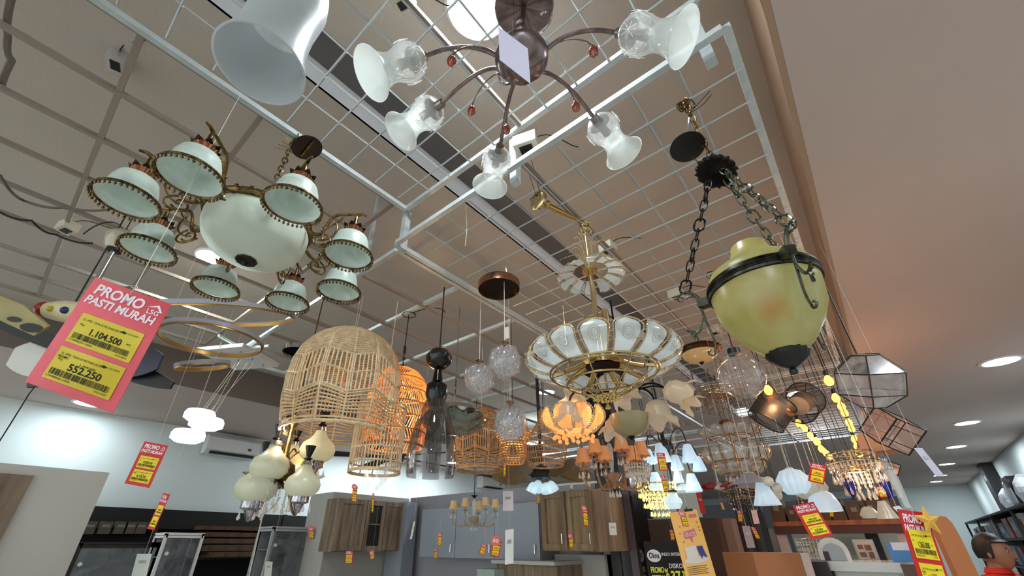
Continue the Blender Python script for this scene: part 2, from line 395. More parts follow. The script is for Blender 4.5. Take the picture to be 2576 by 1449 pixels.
# small wiring boxes on top of the grids
def jbox(px, py, h, label, m=mat('box_beige', (.8, .78, .7), .5), s=.07):
    p = at(px, py, h=h); t = thing('junction_box', label, 'junction box', p, rz=random.uniform(-.4, .4))
    b = MB(); b.box((0, 0, s*.3), (s, s*.75, s*.6)); mesh('housing', b, m, t, False)
    b = MB(); b.box((0, 0, -.002), (s*.55, s*.4, .006)); mesh('socket_face', b, black, t, False)
    b = MB(); b.tube(bez((s*.3, 0, s*.5), (s*1.2, 0, s*.9), (s*1.5, s, s*.6), (s*2, s*1.2, s*.55), 8), .0025); mesh('lead', b, cablek, t)
jbox(1015, 12, HN+.05, 'small beige box with a black face on the nearest wire grid')
jbox(1530, 632, HG+.04, 'small white box with dark face beside the chandelier sprays', s=.08)
jbox(1703, 748, HG+.04, 'grey junction box on the wire grid left of the chain arm', s=.09)
jbox(1800, 838, HG+.04, 'grey junction box under the scroll arm of the amber urn pendant', s=.09)
jbox(1325, 375, HG+.07, 'cream slotted box by the post above the gold trumpet', s=.1)
jbox(165, 580, HN+.02, 'dark square socket box on the left open frame', s=.1)
jbox(290, 165, HC-.06, 'clear plastic packet taped to the ceiling', m=plasticf, s=.09)

def loose(label, pts, r, m, cat='cable'):
    b = MB(); q = []
    for a_, c_ in zip(pts, pts[1:]): q += bez(a_, a_.lerp(c_, .33)-Vector((0, 0, .02)), a_.lerp(c_, .66)-Vector((0, 0, .03)), c_, 6)[:-1]
    b.tube(q+[pts[-1]], r, 6); return solo('hanging_cable', b, m, label, cat)
loose('dark cable sagging along the open frame at the left edge of the ceiling', [at(*p, h=HN) for p in ((0, 440), (60, 505), (165, 522), (285, 525), (430, 560))], .007, mat('dusty_cable', (.4, .36, .32), .7))
loose('bundle of dark cable hanging at the upper left corner of the ceiling', [at(*p, h=HN+.1) for p in ((32, -20), (20, 90), (30, 150), (5, 220))], .012, mat('dusty_cable', (.4, .36, .32), .7))
loose('black cable clipped below the left socket box', [at(*p, h=HN-.02) for p in ((-10, 528), (80, 555), (140, 590), (235, 612))], .006, cablek)
loose('taut black cable in front of the white left wall', [at(*p, D=3.0) for p in ((110, 940), (75, 988), (0, 1108), (-30, 1160))], .004, cablek)
loose('kinked white cord hanging below the onion glass chandelier', [at(705, 1250, D=2.3), at(662, 1290, D=2.3), at(640, 1390, D=2.3), at(622, 1470, D=2.3)], .004, string, 'cord')
loose('thin pale thread dangling left of the gold trumpet', [at(1172, 515, h=HG), at(1175, 570, h=HG-.1), at(1170, 620, h=HG-.2)], .0015, string, 'cord')
# ================================================================ large flared shade, nearest the camera
def zax(d, up=(0, 0, 1)):
    """matrix whose local -z points along d"""
    d = -Vector(d).normalized(); u = Vector(up)
    if abs(d.dot(u)) > .98: u = Vector((1, 0, 0))
    a = u.cross(d).normalized(); b_ = d.cross(a)
    return Matrix(((a.x, b_.x, d.x, 0), (a.y, b_.y, d.y, 0), (a.z, b_.z, d.z, 0), (0, 0, 0, 1)))
p = at(655, 167, D=.74)
t = thing('pendant_lamp', 'huge frosted white flared glass shade closest to the viewer', 'pendant lamp', p)
b = MB(); b.lathe([(.0735, -.001), (.076, 0), (.0755, .003), (.071, .018), (.066, .04), (.062, .07), (.06, .11), (.061, .15), (.065, .19), (.069, .23), (.065, .27), (.03, .29)], 56)
b.lathe([(.0725, 0), (.069, .018), (.064, .04), (.06, .07), (.058, .11), (.059, .15)], 56)
mesh('glass_shade', b, glass('milky_flared_glass', (.80, .82, .83), clear=.0, rough=.35, edge=.1, em=.03), t)
b = MB(); b.lathe([(.0005, .32), (.03, .315), (.034, .28), (.02, .275)], 24); mesh('socket_cap', b, bronze, t)
b = MB(); b.tube(bez((0, 0, .315), (.02, -.02, .38), (.16, -.16, .42), (.28, -.25, .3), 16), .008, 8); b.ball((.3, -.27, .3), .07, 20, 12, (1, 1, .6)); mesh('arm', b, bronze, t)
b = MB(); b.tube([(.3, -.27, .33), (.3, -.27, Z(HN)-p.z-.01)], .008, 8); b.lathe([(.07, 0), (.06, .02), (.02, .035)], 24, Matrix.Translation((.3, -.27, Z(HN)-p.z-.05))); mesh('canopy', b, bronze, t)

# ================================================================ bronze chandelier with bell glasses
hub = at(1312, 145, h=1.1)
T = thing('chandelier', 'brushed bronze five arm chandelier with clear star-cut bell glasses', 'chandelier', hub)
b = MB(); b.lathe([(.0005, -.045), (.03, -.042), (.056, -.03), (.068, -.012), (.07, 0), (.064, .014), (.04, .034), (.022, .06), (.012, .1)], 36,
                  wave=lambda i, r, z, a: (r, z+.0025*math.sin(7*a+i)*(1 if .02 < r < .066 else 0)))
mesh('lower_bowl', b, bronze, T)
can = at(1318, 14, h=1.36)-hub
b = MB(); b.lathe([(.0005, .03), (.03, .03), (.075, .01), (.085, -.012), (.08, -.02), (.0005, -.008)], 36, Matrix.Translation(can), wave=lambda i, r, z, a: (r, z+.003*math.sin(9*a)*(1 if r > .02 else 0)))
mesh('canopy', b, bronze, T)
b = MB(); b.tube([(0, 0, .09), can+Vector((0, 0, -.01))], .007, 8); b.ball((0, 0, .12), .022, 14, 8); b.ball((.0, 0, .17), .014, 12, 8)
mesh('stem', b, bronze, T)
b = MB(); b.tube(bez((.02, .03, .12), (.09, .04, .1), (.09, .05, .24), (.045, .04, .22), 14), .0045, 8); mesh('hook', b, chrome, T); b = MB(); b.tube(bez((-.05, -.0, .06), (-.1, 0, .05), (-.1, .03, .0), (-.06, .03, -.01), 10), .004, 8); mesh('hook', b, chrome, T)
b = MB(); b.tube([can+Vector((0, 0, .03)), (can.x, can.y, Z(HN)-hub.z-.012)], .0022, 5); b.tube(bez((can.x, can.y, .5), (.02, .05, .52), (.1, .05, .5), (.14, .02, .47)), .0015, 5); mesh('hanging_wire', b, cablek, T)
capp = [((1063, 145), (975, 172)), ((1108, 262), (1042, 312)), ((1257, 372), (1236, 440)), ((1493, 295), (1541, 360)), ((1560, 84), (1668, 95))]
bellprof = [(.012, .012), (.03, .01), (.043, -.006), (.047, -.026), (.043, -.047), (.037, -.062), (.034, -.078), (.036, -.098), (.044, -.118), (.053, -.134), (.061, -.142)]
def proj(q):
    c = ROT.transposed() @ (Vector(q)-Vector((0, 0, EYE))); return (CX+F*c.x/-c.z, CY-F*c.y/-c.z)
capw = mat('brushed_cap', (.6, .57, .56), .3, 1)
for i, (c0, o0) in enumerate(capp):
    P = at(*c0, h=1.09); rad = (P-hub); rad.z = 0; rr = rad.length; rad.normalize()
    best = None
    for tl in range(-20, 100, 3):
        for yaw in range(-40, 41, 8):
            rd = Matrix.Rotation(R(yaw), 3, 'Z') @ rad
            d = rd*math.cos(R(tl))+Vector((0, 0, -math.sin(R(tl))))
            q = proj(P+d*.115); e = (q[0]-o0[0])**2+(q[1]-o0[1])**2+yaw*yaw*.05
            if best is None or e < best[0]: best = (e, d)
    d = best[1]; e0 = P-hub-d*.01
    M = Matrix.Translation(P-hub+d*.025) @ zax(d)
    b = MB(); q0 = rad*.06+Vector((0, 0, .0)); q1 = P-hub-d*.004
    b.tube(bez(q0, rad*rr*.5+Vector((0, 0, .075)), q1-d*.07+Vector((0, 0, .02)), q1, 18), .0058, 8); arm = mesh('arm', b, bronze, T)
    b = MB(); b.lathe([(.0005, .034), (.012, .034), (.014, .01), (.03, .004), (.033, -.006), (.02, -.012), (.0005, -.012)], 20, M); b.lathe([(.011, -.01), (.013, -.05), (.0005, -.052)], 12, M); cap = mesh('socket_cup', b, capw, arm)
    b = MB(M); b.lathe(bellprof, 40); sh = mesh('bell_glass', b, glass('bell_glass_mat', (.95, .97, .96), clear=.6, rough=.1, edge=.4, em=.05), T)
    b = MB(M)   # milky flared mouth and engraved stars
    b.lathe([(r*.985, z) for r, z in bellprof[6:]], 40); b.ring((0, 0, -.142), .061, .0012, 40, 5)
    mesh('frosted_mouth', b, glass('bell_frost', (.93, .96, .95), clear=.45, rough=.3, edge=.1, em=.05), sh)
    b = MB(M)
    for k in range(6):
        a = k*PI/3+.3
        for j in range(4):
            an = j*PI/4
            L = []
            for s_ in (-1, 1):
                aa = a+math.cos(an)*.38*s_; zz = -.026+math.sin(an)*.022*s_
                L.append((.0475*math.cos(aa), .0475*math.sin(aa), zz))
            mid = ((L[0][0]+L[1][0])/2*1.06, (L[0][1]+L[1][1])/2*1.06, -.026)
            b.tube([L[0], mid, L[1]], .0007, 3)
    mesh('engraved_stars', b, glass('engraving', (1, 1, 1), clear=.15, edge=.2, em=.12), sh)
for px, py, q in [(1137, 147, 0), (1187, 272, 1), (1274, 319, 2), (1448, 262, 3), (1492, 123, 4)]:
    P = at(px, py, h=1.07)-hub; rad = Vector((P.x, P.y, 0)).normalized()
    b = MB(); b.tube(bez(rad*.06, rad*.1+Vector((0, 0, .06)), P+Vector((0, 0, .07))-rad*.02, P+Vector((0, 0, .012)), 14), .0022, 6); tw = mesh('tendril', b, bronze, T)
    b = MB(); b.lathe([(.0005, .014), (.004, .013), (.005, .006), (.003, .004)], 8, Matrix.Translation(P)); mesh('drop_cap', b, darkb, tw)
    b = MB(); b.lathe([(.0005, .008), (.008, .003), (.0125, -.01), (.0105, -.023), (.0005, -.034)], 8, Matrix.Translation(P)); mesh('amber_drop', b, amber, tw)
# blank white tag hanging on it
TL, TR, BL = at(1253, 66, D=1.0), None, None
O = at(1253, 66, D=.98); U = at(1328, 122, D=.95)-O; V = at(1257, 150, D=.95)-O
cdv = Card(O, U, V); b = MB(); cdv.rect(b, 0, 0, 1, 1, 0, .0008)
t = thing('blank_tag', 'blank white card hanging in front of the bronze chandelier bowl', 'tag', (0, 0, 0))
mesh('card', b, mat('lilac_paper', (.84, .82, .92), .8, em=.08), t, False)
b = MB(); b.tube([cdv.P(.5, .05), at(1292, 0, D=1.12)], .0009, 4); mesh('hanging_string', b, cablek, t)

# ================================================================ eight arm chandelier with glass bowl
A8 = Vector((-1.586, .358, 0)); h8 = 1.0
T = thing('chandelier', 'antique brass eight arm chandelier with alabaster bowl and bell shades', 'chandelier', (A8.x, A8.y, Z(h8)))
# bowl : rim ring at z=+.06, bottom at -.11
b = MB(); b.lathe([(.0005, -.145), (.05, -.143), (.105, -.128), (.15, -.1), (.178, -.065), (.19, -.025), (.192, .01), (.185, .03)], 56); mesh('glass_bowl', b, alabw, T, loc=(0, 0, .105))
b = MB(); b.lathe([(.0005, -.172), (.006, -.168), (.012, -.158), (.036, -.153), (.038, -.146), (.03, -.14), (.0005, -.14)], 24, wave=lambda i, r, z, a: (r*(1+.05*math.cos(10*a)), z)); mesh('bowl_finial', b, darkb, T, loc=(0, 0, .105))
b = MB(); b.lathe([(.186, .02), (.199, .022), (.206, .035), (.2, .05), (.185, .062), (.168, .066), (.168, .04), (.186, .02)], 64, wave=lambda i, r, z, a: (r*(1+.008*math.cos(40*a)), z))
for k in range(24):
    a = 2*PI*k/24; b.ball((.2*math.cos(a), .2*math.sin(a), .045), .012, 8, 5, (1, 1, .7))
mesh('ornate_rim', b, brassd, T, loc=(0, 0, .105))
bellp = [(.028, .1), (.042, .098), (.06, .085), (.068, .06), (.072, .035), (.082, .014), (.09, .0)]
fr_prof = [(.0945, .002), (.097, -.004), (.092, -.008), (.087, -.002), (.0945, .002)]
for k in range(8):
    a = R(-2+45*k); ca, sa = math.cos(a), math.sin(a); rd = Vector((ca, sa, 0)); up = Vector((0, 0, 1))
    Rr = .385; c = rd*Rr
    b = MB()
    b.tube(bez(rd*.2+up*.12, rd*.3+up*.03, rd*.24+up*.22, rd*.33+up*.205, 18), lambda q: .0075-.002*q, 7)
    b.tube(bez(rd*.33+up*.205, rd*.37+up*.21, rd*.395+up*.22, rd*.385+up*.165, 8), .006, 7)
    b.tube(spiral(rd*.255+up*.07, rd, up, .03, .012, -PI*.2, -PI*2.1, 18), .0045, 6)
    b.tube(bez(rd*.22+up*.06, rd*.3+up*.0, rd*.33+up*.07, rd*.27+up*.1, 12), .004, 6)
    b.tube(bez(rd*.25+up*.07, rd*.3+up*.06, rd*.34+up*.12, rd*.3+up*.17, 12), .0038, 6)
    b.tube(bez(rd*.25+up*.1, rd*.27+up*.14, rd*.31+up*.15, rd*.33+up*.19, 10), .0035, 6)
    b.tube([rd*.38+up*.205, rd*.405+up*.212, rd*.425+up*.205], lambda q: .008-.004*q, 6); b.ball(rd*.262+up*.13, .008, 8, 5)
    b.lathe([(.0005, .19), (.007, .188), (.009, .165), (.012, .15), (.007, .14)], 10, Matrix.Translation(c))
    arm = mesh('arm', b, brassd, T)
    b = MB(Matrix.Translation(c)); b.lathe([(.006, .142), (.02, .136), (.036, .128), (.042, .133)], 32, wave=lambda i, r, z, q: (r*(1+(.12 if i >= 2 else 0)*math.cos(8*q)), z+(.006*math.cos(8*q) if i == 3 else 0))); mesh('leaf_cup', b, darkb, arm)
    b = MB(Matrix.Translation(c)); b.lathe([(.036, .128), (.03, .11), (.026, .1)], 40, wave=lambda i, r, z, q: (r*(1+.05*math.cos(20*q)), z)); mesh('fluted_collar', b, copper, arm)
    b = MB(Matrix.Translation(c)); b.lathe(bellp, 40); b.lathe([(r*.96, z) for r, z in bellp], 40); sh = mesh('bell_shade', b, alab, T)
    b = MB(Matrix.Translation(c)); b.lathe(fr_prof, 48)
    for j in range(40):
        q = 2*PI*j/40; x, y = .094*math.cos(q), .094*math.sin(q)
        b.gem((x, y, -.016), .0055, .008, 5); b.tube([(x, y, -.004), (x, y, -.01)], .0015, 4)
    mesh('scalloped_fringe', b, mat('fringe_brass', (.2, .17, .12), .35, .9, c2=(.5, .42, .28), scale=60), sh)
# central stem with porcelain balls, chains to the rim, canopy
b = MB(); b.lathe([(.008, .1), (.03, .16), (.036, .19), (.02, .21), (.016, .24), (.03, .25), (.03, .262), (.008, .27), (.004, .3)], 18)
for k in range(6):
    a = k*PI/3; b.tube(bez((.02*math.cos(a), .02*math.sin(a), .2), (.06*math.cos(a), .06*math.sin(a), .19), (.07*math.cos(a), .07*math.sin(a), .23), (.045*math.cos(a), .045*math.sin(a), .24)), .004, 5)
cup = mesh('central_cup', b, brassd, T)
b = MB()
for k in range(3):
    a = k*2*PI/3+1.2; b.ball((.05*math.cos(a), .05*math.sin(a), .14), .02, 12, 8, (1, 1, 1.1))
mesh('porcelain_balls', b, mat('ivory_porcelain', (.86, .84, .72), .3), cup)
b = MB()
for k in range(3):
    a = k*2*PI/3+R(120); b.chain((.05*math.cos(a), .05*math.sin(a), .23), (.18*math.cos(a), .18*math.sin(a), .165), .034, .018, .0025)
mesh('bowl_chains', b, brassd, T)
b = MB(); b.tube([(0, 0, .29), (0.0, 0, .41)], .005, 8); mesh('steel_rod', b, chrome, T)
b = MB(); b.chain((0, 0, .4), (0.02, .01, HN-h8-.0), .034, .02, .003); b.tube(spiral((.02, .01, HN-h8-.0), (1, 0, 0), (0, 0, 1), .03, .034, 0, 4*PI, 24), .0015, 4)
for k in range(5): b.tube(bez((.02, .0, .64), (.03*k-.04, .03, .68), (.04-.02*k, .05, .62), (.08-.05*k, -.03, .6+.02*k), 8), .0012, 4)
mesh('hanging_chain', b, brassd, T)
pc = at(772, 371, h=1.56)-Vector((A8.x, A8.y, Z(h8))); Mc = Matrix.Translation(pc) @ Euler((R(20), R(-14), 0)).to_matrix().to_4x4()
b = MB(Mc); b.lathe([(.0005, .03), (.02, .03), (.055, .015), (.066, 0), (.066, -.004)], 36); cn = mesh('canopy', b, brassd, T)
b = MB(Mc); b.lathe([(.0005, -.002), (.064, -.003)], 36); mesh('canopy_inside', b, black, cn)
b = MB(Mc); b.bar((-.05, 0, -.008), (.05, 0, -.008), .01, .002); mesh('mounting_bar', b, brassd, cn)

# ================================================================ amber urn pendant
fb = at(1990, 915, h=.385); ax = Vector((fb.x, fb.y, 0)); Zb = Z(.385)
T = thing('pendant_lamp', 'large amber glass urn pendant hung on three ornate chains', 'pendant lamp', (ax.x, ax.y, Zb))
urn = glass('amber_urn_glass', (.80, .78, .55), clear=0, rough=.3, noise=.1, scale=4, c2=(.74, .70, .42), edge=.08, em=.03)
nt = urn.node_tree
# brown marbled stain near the lower front of the urn
tc = nt.nodes.new('ShaderNodeTexCoord'); vm = nt.nodes.new('ShaderNodeVectorMath'); vm.operation = 'DISTANCE'
cdir = Vector((0, 0, EYE))-Vector((ax.x, ax.y, Zb)); cdir.z = 0; cdir.normalize()
side = Vector((cdir.y, -cdir.x, 0))
vm.inputs[1].default_value = cdir*.105+side*-.02+Vector((0, 0, .115))
nz = nt.nodes.new('ShaderNodeTexNoise'); nz.inputs['Scale'].default_value = 22; mx = nt.nodes.new('ShaderNodeVectorMath'); mx.operation = 'MULTIPLY_ADD'; mx.inputs[1].default_value = (.03, .03, .03)
nt.links.new(tc.outputs['Object'], nz.inputs[0]); nt.links.new(nz.outputs['Color'], mx.inputs[0]); nt.links.new(tc.outputs['Object'], mx.inputs[2]); nt.links.new(mx.outputs[0], vm.inputs[0])
rp = nt.nodes.new('ShaderNodeValToRGB'); rp.color_ramp.elements[0].color = (*srgb((.66, .42, .1)), 1); rp.color_ramp.elements[0].position = .025
rp.color_ramp.elements[1].color = (0, 0, 0, 1); rp.color_ramp.elements[1].position = .06
e2 = rp.color_ramp.elements.new(.035); e2.color = (*srgb((.72, .5, .15)), 1)
fac = nt.nodes.new('ShaderNodeMapRange'); fac.inputs['From Min'].default_value = .055; fac.inputs['From Max'].default_value = .018; fac.inputs['To Max'].default_value = .6
nt.links.new(vm.outputs['Value'], fac.inputs['Value']); nt.links.new(vm.outputs['Value'], rp.inputs[0])
ramp0 = [n for n in nt.nodes if n.type == 'VALTORGB'][0]
mixc = nt.nodes.new('ShaderNodeMix'); mixc.data_type = 'RGBA'; mixc.inputs['B'].default_value = (*srgb((.78, .5, .12)), 1)
nt.links.new(fac.outputs[0], mixc.inputs['Factor']); nt.links.new(ramp0.outputs[0], mixc.inputs['A'])
for n in nt.nodes:
    if n.type in ('BSDF_DIFFUSE', 'BSDF_TRANSLUCENT'): nt.links.new(mixc.outputs['Result'], n.inputs[0])
UR = .131
b = MB(); b.lathe([(.03, .02), (.045, .03), (.075, .06), (.103, .1), (.123, .145), (.128, .19), (UR, .225), (.127, .25), (.12, .27), (.1, .285), (.075, .3), (.055, .32), (.047, .345), (.044, .36), (.0005, .362)], 56); mesh('glass_urn', b, urn, T)
b = MB(); b.lathe([(.0005, -.028), (.008, -.026), (.01, -.018), (.006, -.012), (.022, -.002), (.04, .012), (.047, .028), (.044, .034), (.03, .03)], 30, wave=lambda i, r, z, a: (r*(1+(.05 if i > 4 else 0)*math.cos(14*a)), z)); mesh('bottom_finial', b, black, T)
b = MB(); b.lathe([(UR-.004, .208), (UR+.004, .21), (UR+.006, .216), (UR+.002, .219), (UR+.006, .223), (UR+.002, .227), (UR+.006, .231), (UR+.004, .24), (UR-.004, .246)], 64); mesh('metal_band', b, mat('nickel_band', (.32, .32, .3), .25, 1, c2=(.1, .09, .08), scale=25), T)
hubp = Vector((at(1803, 428, h=1.05).x, at(1803, 428, h=1.05).y, Z(1.05)))-Vector((ax.x, ax.y, Zb))
hubp = Vector((hubp.x, hubp.y, hubp.z))
oxm = mat('pewter_scroll', (.42, .43, .38), .3, 1, noise=.5, scale=40)
aL = at(1778, 745, h=.6)-Vector((ax.x, ax.y, Zb)); a0 = math.atan2(aL.y, aL.x)
def _br(a): return proj((ax.x+math.cos(a)*(UR+.03), ax.y+math.sin(a)*(UR+.03), Zb+.226))
a0 = min([a0+R(k) for k in range(-50, 51, 2)], key=lambda a: abs(_br(a)[0]-1775)+abs(_br(a+2*PI/3)[0]-1985)*.7)
for k in range(3):
    a = a0+k*2*PI/3; rd = Vector((math.cos(a), math.sin(a), 0)); up = Vector((0, 0, 1)); q = rd*(UR+.004)+up*.226
    b = MB(); b.box(q+rd*.012, (.034, .022, .026), None) if False else b.bar(q-up*.0, q+rd*.03, .026, .024)
    b.tube(bez(q+rd*.02, q+rd*.03+up*.05, q+rd*.06+up*.062, q+rd*.075+up*.045, 12), lambda s_: .0055-.002*s_, 7)
    b.tube(bez(q+rd*.022, q+rd*.03+up*.035, q+rd*.05+up*.04, q+rd*.06+up*.03, 10), .0035, 6)
    b.tube(spiral(q+rd*.072+up*.035, rd, up, .011, .004, PI*.4, -PI*1.4, 12), .0032, 6)
    b.tube(bez(q+rd*.024, q+rd*.03-up*.06, q+rd*.004-up*.11, q+rd*.02-up*.15, 14), lambda s_: .004-.001*s_, 7)
    b.tube(spiral(q+rd*.03-up*.15, rd, up, .012, .004, PI, PI*2.6, 12), .003, 6)
    b.tube(bez(q+rd*.024-up*.04, q+rd*.035-up*.08, q+rd*.05-up*.09, q+rd*.062-up*.08, 10), lambda s_: .003+.002*s_, 6)
    for j in range(4): b.tube([q+rd*.055-up*.083, q+rd*(.075-.006*j)-up*(.068+.014*j)], lambda s_: .0025+.002*s_, 5)
    mesh('scroll_bracket', b, oxm, T)
    b = MB(); b.chain(hubp+rd*.03-up*.03, q+rd*.058+up*.055, .044, .02, .0021, knob=True); mesh('chain', b, oxm if k else darkb, T)
b = MB(); b.lathe([(.0005, .03), (.02, .026), (.05, .01), (.062, -.01), (.055, -.016), (.0005, -.002)], 40, Matrix.Translation(hubp) @ Euler((R(-20), R(24), 0)).to_matrix().to_4x4(), wave=lambda i, r, z, a: (r*(1+.08*math.cos(16*a)), z))
mesh('fluted_canopy', b, mat('black_fluted', (.05, .045, .045), .25, .6), T)
hk = at(1722, 250, h=HG)-Vector((ax.x, ax.y, Zb)); cp = at(1729, 369, h=1.18)-Vector((ax.x, ax.y, Zb))
b = MB(); b.chain(hubp+Vector((0, 0, .02)), hk-Vector((0, 0, .06)), .04, .018, .002); b.chain(hk-Vector((0, 0, .09)), hk, .03, .02, .0026)
for k in range(7):
    b.link(hk+Vector((random.uniform(-.02, .02), random.uniform(-.02, .02), random.uniform(-.05, .01))), (random.uniform(-1, 1), random.uniform(-1, 1), random.uniform(-1, 1)), .032, .02, .0025)
mesh('upper_chain', b, brassd, T)
b = MB(); b.tube([hk-Vector((0, 0, .07)), cp], .004, 6); mesh('suspension_rod', b, chrome, T)
b = MB(Matrix.Translation(cp) @ Euler((R(-12), R(0), 0)).to_matrix().to_4x4()); b.lathe([(.0005, .012), (.03, .01), (.055, 0), (.056, -.004), (.0005, -.004)], 40); mesh('ceiling_plate', b, black, T)
b = MB(); b.tube(bez(cp, cp+Vector((0, 0, -.09)), cp+Vector((.02, 0, -.08)), hubp, 12), .0015, 5); b.tube(bez(hk-Vector((0, 0, .08)), hk+Vector((.03, 0, -.06)), hk+Vector((.05, 0, -.05)), hk+Vector((.08, 0, -.03)), 8), .0014, 5); b.tube(bez(hk-Vector((0, 0, .08)), hk+Vector((.03, 0, -.08)), hk+Vector((.05, 0, -.08)), hk+Vector((.08, 0, -.05)), 8), .0014, 5); mesh('wiring', b, cablek, T)

# ================================================================ gold lotus chandelier with crystal petals
hk = at(1468, 560, h=HG); ax = Vector((hk.x, hk.y, 0))
H1 = .605
T = thing('chandelier', 'gold lotus chandelier with beaded frosted petals and a smaller petal crown', 'chandelier', (ax.x, ax.y, Z(H1)))
petm = glass('petal_glass', (.9, .95, .96), clear=.3, rough=.15, edge=.35, em=.07)
def petal_tier(T, n, r0, z0, r1, z1, w, bulge, beads=22, br=.0045, a_off=0, rings=6):
    for k in range(n):
        a = 2*PI*k/n+a_off; rd = Vector((math.cos(a), math.sin(a), 0)); tg = Vector((-math.sin(a), math.cos(a), 0)); up = Vector((0, 0, 1))
        def S(u, v):
            v2 = v; r = r0+(r1-r0)*math.sin(v2*PI/2)**.8 + bulge*math.sin(v2*PI)*.5; z = z0+(z1-z0)*(v2**1.25)
            return rd*r+up*z+tg*u
        def hw(v): return w/2*(.55+.45*math.sin(min(v*1.25, 1)*PI/2)) if v < .6 else w/2*math.sqrt(max(0, 1-((v-.6)/.4)**2))
        N = 10; vs = []; fs = []
        for i in range(N+1):
            v = i/N*.985; h_ = hw(v)
            for j in (-1, -.5, 0, .5, 1): vs.append(S(h_*j*.86, v)+rd*(-.006*abs(j)))
        for i in range(N):
            for j in range(4): fs.append((i*5+j, i*5+j+1, (i+1)*5+j+1, (i+1)*5+j))
        b = MB(); b.add(vs, fs); pet = mesh('petal', b, petm, T)
        edge = [S(-hw(v), v) for v in [i/14*.99 for i in range(15)]]+[S(hw(v), v) for v in [i/14*.99 for i in range(14, -1, -1)]]
        L = [(edge[i+1]-edge[i]).length for i in range(len(edge)-1)]; tot = sum(L); b = MB(); acc = 0; i = 0
        nb = int(tot/(br*1.9))
        for j in range(nb):
            d = tot*j/nb
            while acc+L[i] < d: acc += L[i]; i += 1
            b.gem(edge[i].lerp(edge[i+1], (d-acc)/L[i]), br, br, 4)
        mesh('bead_trim', b, mat('crystal_bead_gold', (.86, .76, .6), .12, .55), pet, False)
        b = MB(); b.tube([q*1.0 for q in edge], .0016, 4)
        for rr in (.5, .3):
            b.tube([S(hw(.5)*rr*math.cos(t_*PI/8)*.8, .5+rr*.42*math.sin(t_*PI/8))+rd*.003 for t_ in range(16)], .0008, 3, True)
        mesh('gold_outline', b, gold, pet)
petal_tier(T, 16, .205, -.0, .295, .1, .112, .055)
# lower rings, cross bars
b = MB()
b.ring((0, 0, 0), .215, .0045, 64); b.ring((0, 0, -.008), .205, .003, 64); mesh('base_ring', b, gold, T)
b = MB(); b.ring((0, 0, -.045), .15, .004, 56); b.ring((0, 0, -.075), .095, .0035, 48); b.ring((0, 0, -.1), .045, .003, 32)
for k in range(8):
    a = k*PI/4+.2; c_, s_ = math.cos(a), math.sin(a)
    b.tube([(.213*c_, .213*s_, 0), (.15*c_, .15*s_, -.045), (.095*c_, .095*s_, -.075), (.03*c_, .03*s_, -.108)], .0028, 6)
mesh('basket_rings', b, gold, T)
b = MB()
for k in range(40):
    a = k*2.4; r = .004+.05*(k/40)**.5; b.gem((r*math.cos(a), r*math.sin(a), -.118+.25*r), .007, .008, 6)
b.drop((0, 0, -.15), .012, .03); mesh('crystal_cluster', b, mat('gold_crystal', (.9, .78, .5), .1, .8), T, False)
b = MB(); b.lathe([(.0005, .028), (.07, .028), (.07, .066), (.0005, .066)], 32)
for k in range(4):
    a = k*PI/2+.4; b.bar((.06*math.cos(a), .06*math.sin(a), .04), (.212*math.cos(a), .212*math.sin(a), .005), .008, .012)
mesh('centre_drum', b, gold, T)
b = MB(); b.lathe([(.0005, .024), (.068, .024)], 32); mesh('drum_underside', b, mat('dark_copper', (.22, .1, .06), .2, .9), T)
for k in range(8):
    a = k*PI/4+.1; rd = Vector((math.cos(a), math.sin(a), 0))
    b = MB(); b.tube([rd*.075+Vector((0, 0, .04)), rd*.12+Vector((0, 0, .012)), rd*.165+Vector((0, 0, -.006))], .011, 10); mesh('lamp_holder', b, goldd, T)
for px, py in ((1478, 812), (1523, 795), (1500, 830)):
    q = at(px, py, h=.86)-Vector((ax.x, ax.y, Z(H1))); 
    b = MB(); b.tube([q-Vector((0, 0, .03)), q+Vector((0, 0, .03))], .015, 12); b.tube(bez(q-Vector((0, 0, .03)), q-Vector((0, 0, .1)), (q.x*.5, q.y*.5, .1), (q.x*.3, q.y*.3, .06)), .005, 6); mesh('upper_holder', b, gold, T)
H2 = 1.1-H1
b = MB(); b.tube([(0, 0, .05), (0, 0, H2)], .011, 12); mesh('stem', b, gold, T)
crown = thing('petal_crown', None, None); crown.parent = T; crown.location = (0, 0, H2)
petal_tier(crown, 12, .078, .0, .15, -.035, .062, .02, br=.0035)
b = MB(); b.ring((0, 0, 0), .078, .003, 48); b.lathe([(.0005, .0), (.035, .0), (.036, .012), (.0005, .014)], 24)
for k in range(3): a = k*2*PI/3+.4; b.bar((0, 0, .004), (.078*math.cos(a), .078*math.sin(a), 0), .004)
mesh('crown_ring', b, gold, crown)
b = MB()
for k in range(14):
    a = 2*PI*k/14; rr = .05+.03*(k % 3); zz = .17+.05*(k % 2)-.03*(k % 3)
    q = bez((.02*math.cos(a), .02*math.sin(a), .0), (.02*math.cos(a), .02*math.sin(a), .13), (rr*.5*math.cos(a), rr*.5*math.sin(a), zz*1.1), (rr*1.2*math.cos(a), rr*1.2*math.sin(a), zz*.85), 26)
    for g in q: b.gem(g, .0035, .004, 4)
mesh('bead_sprays', b, mat('crystal_bead_gold', (.86, .76, .6), .12, .55), crown, False)
topz = HG-H1
b = MB(); b.tube([(0, 0, H2), (0, 0, topz-.06)], .006, 8)
for k in range(10): b.link((random.uniform(-.02, .02), random.uniform(-.02, .02), topz-.02+random.uniform(-.05, .015)), (random.uniform(-1, 1), random.uniform(-1, 1), random.uniform(-1, 1)), .036, .022, .003)
mesh('hanging_links', b, gold, T)
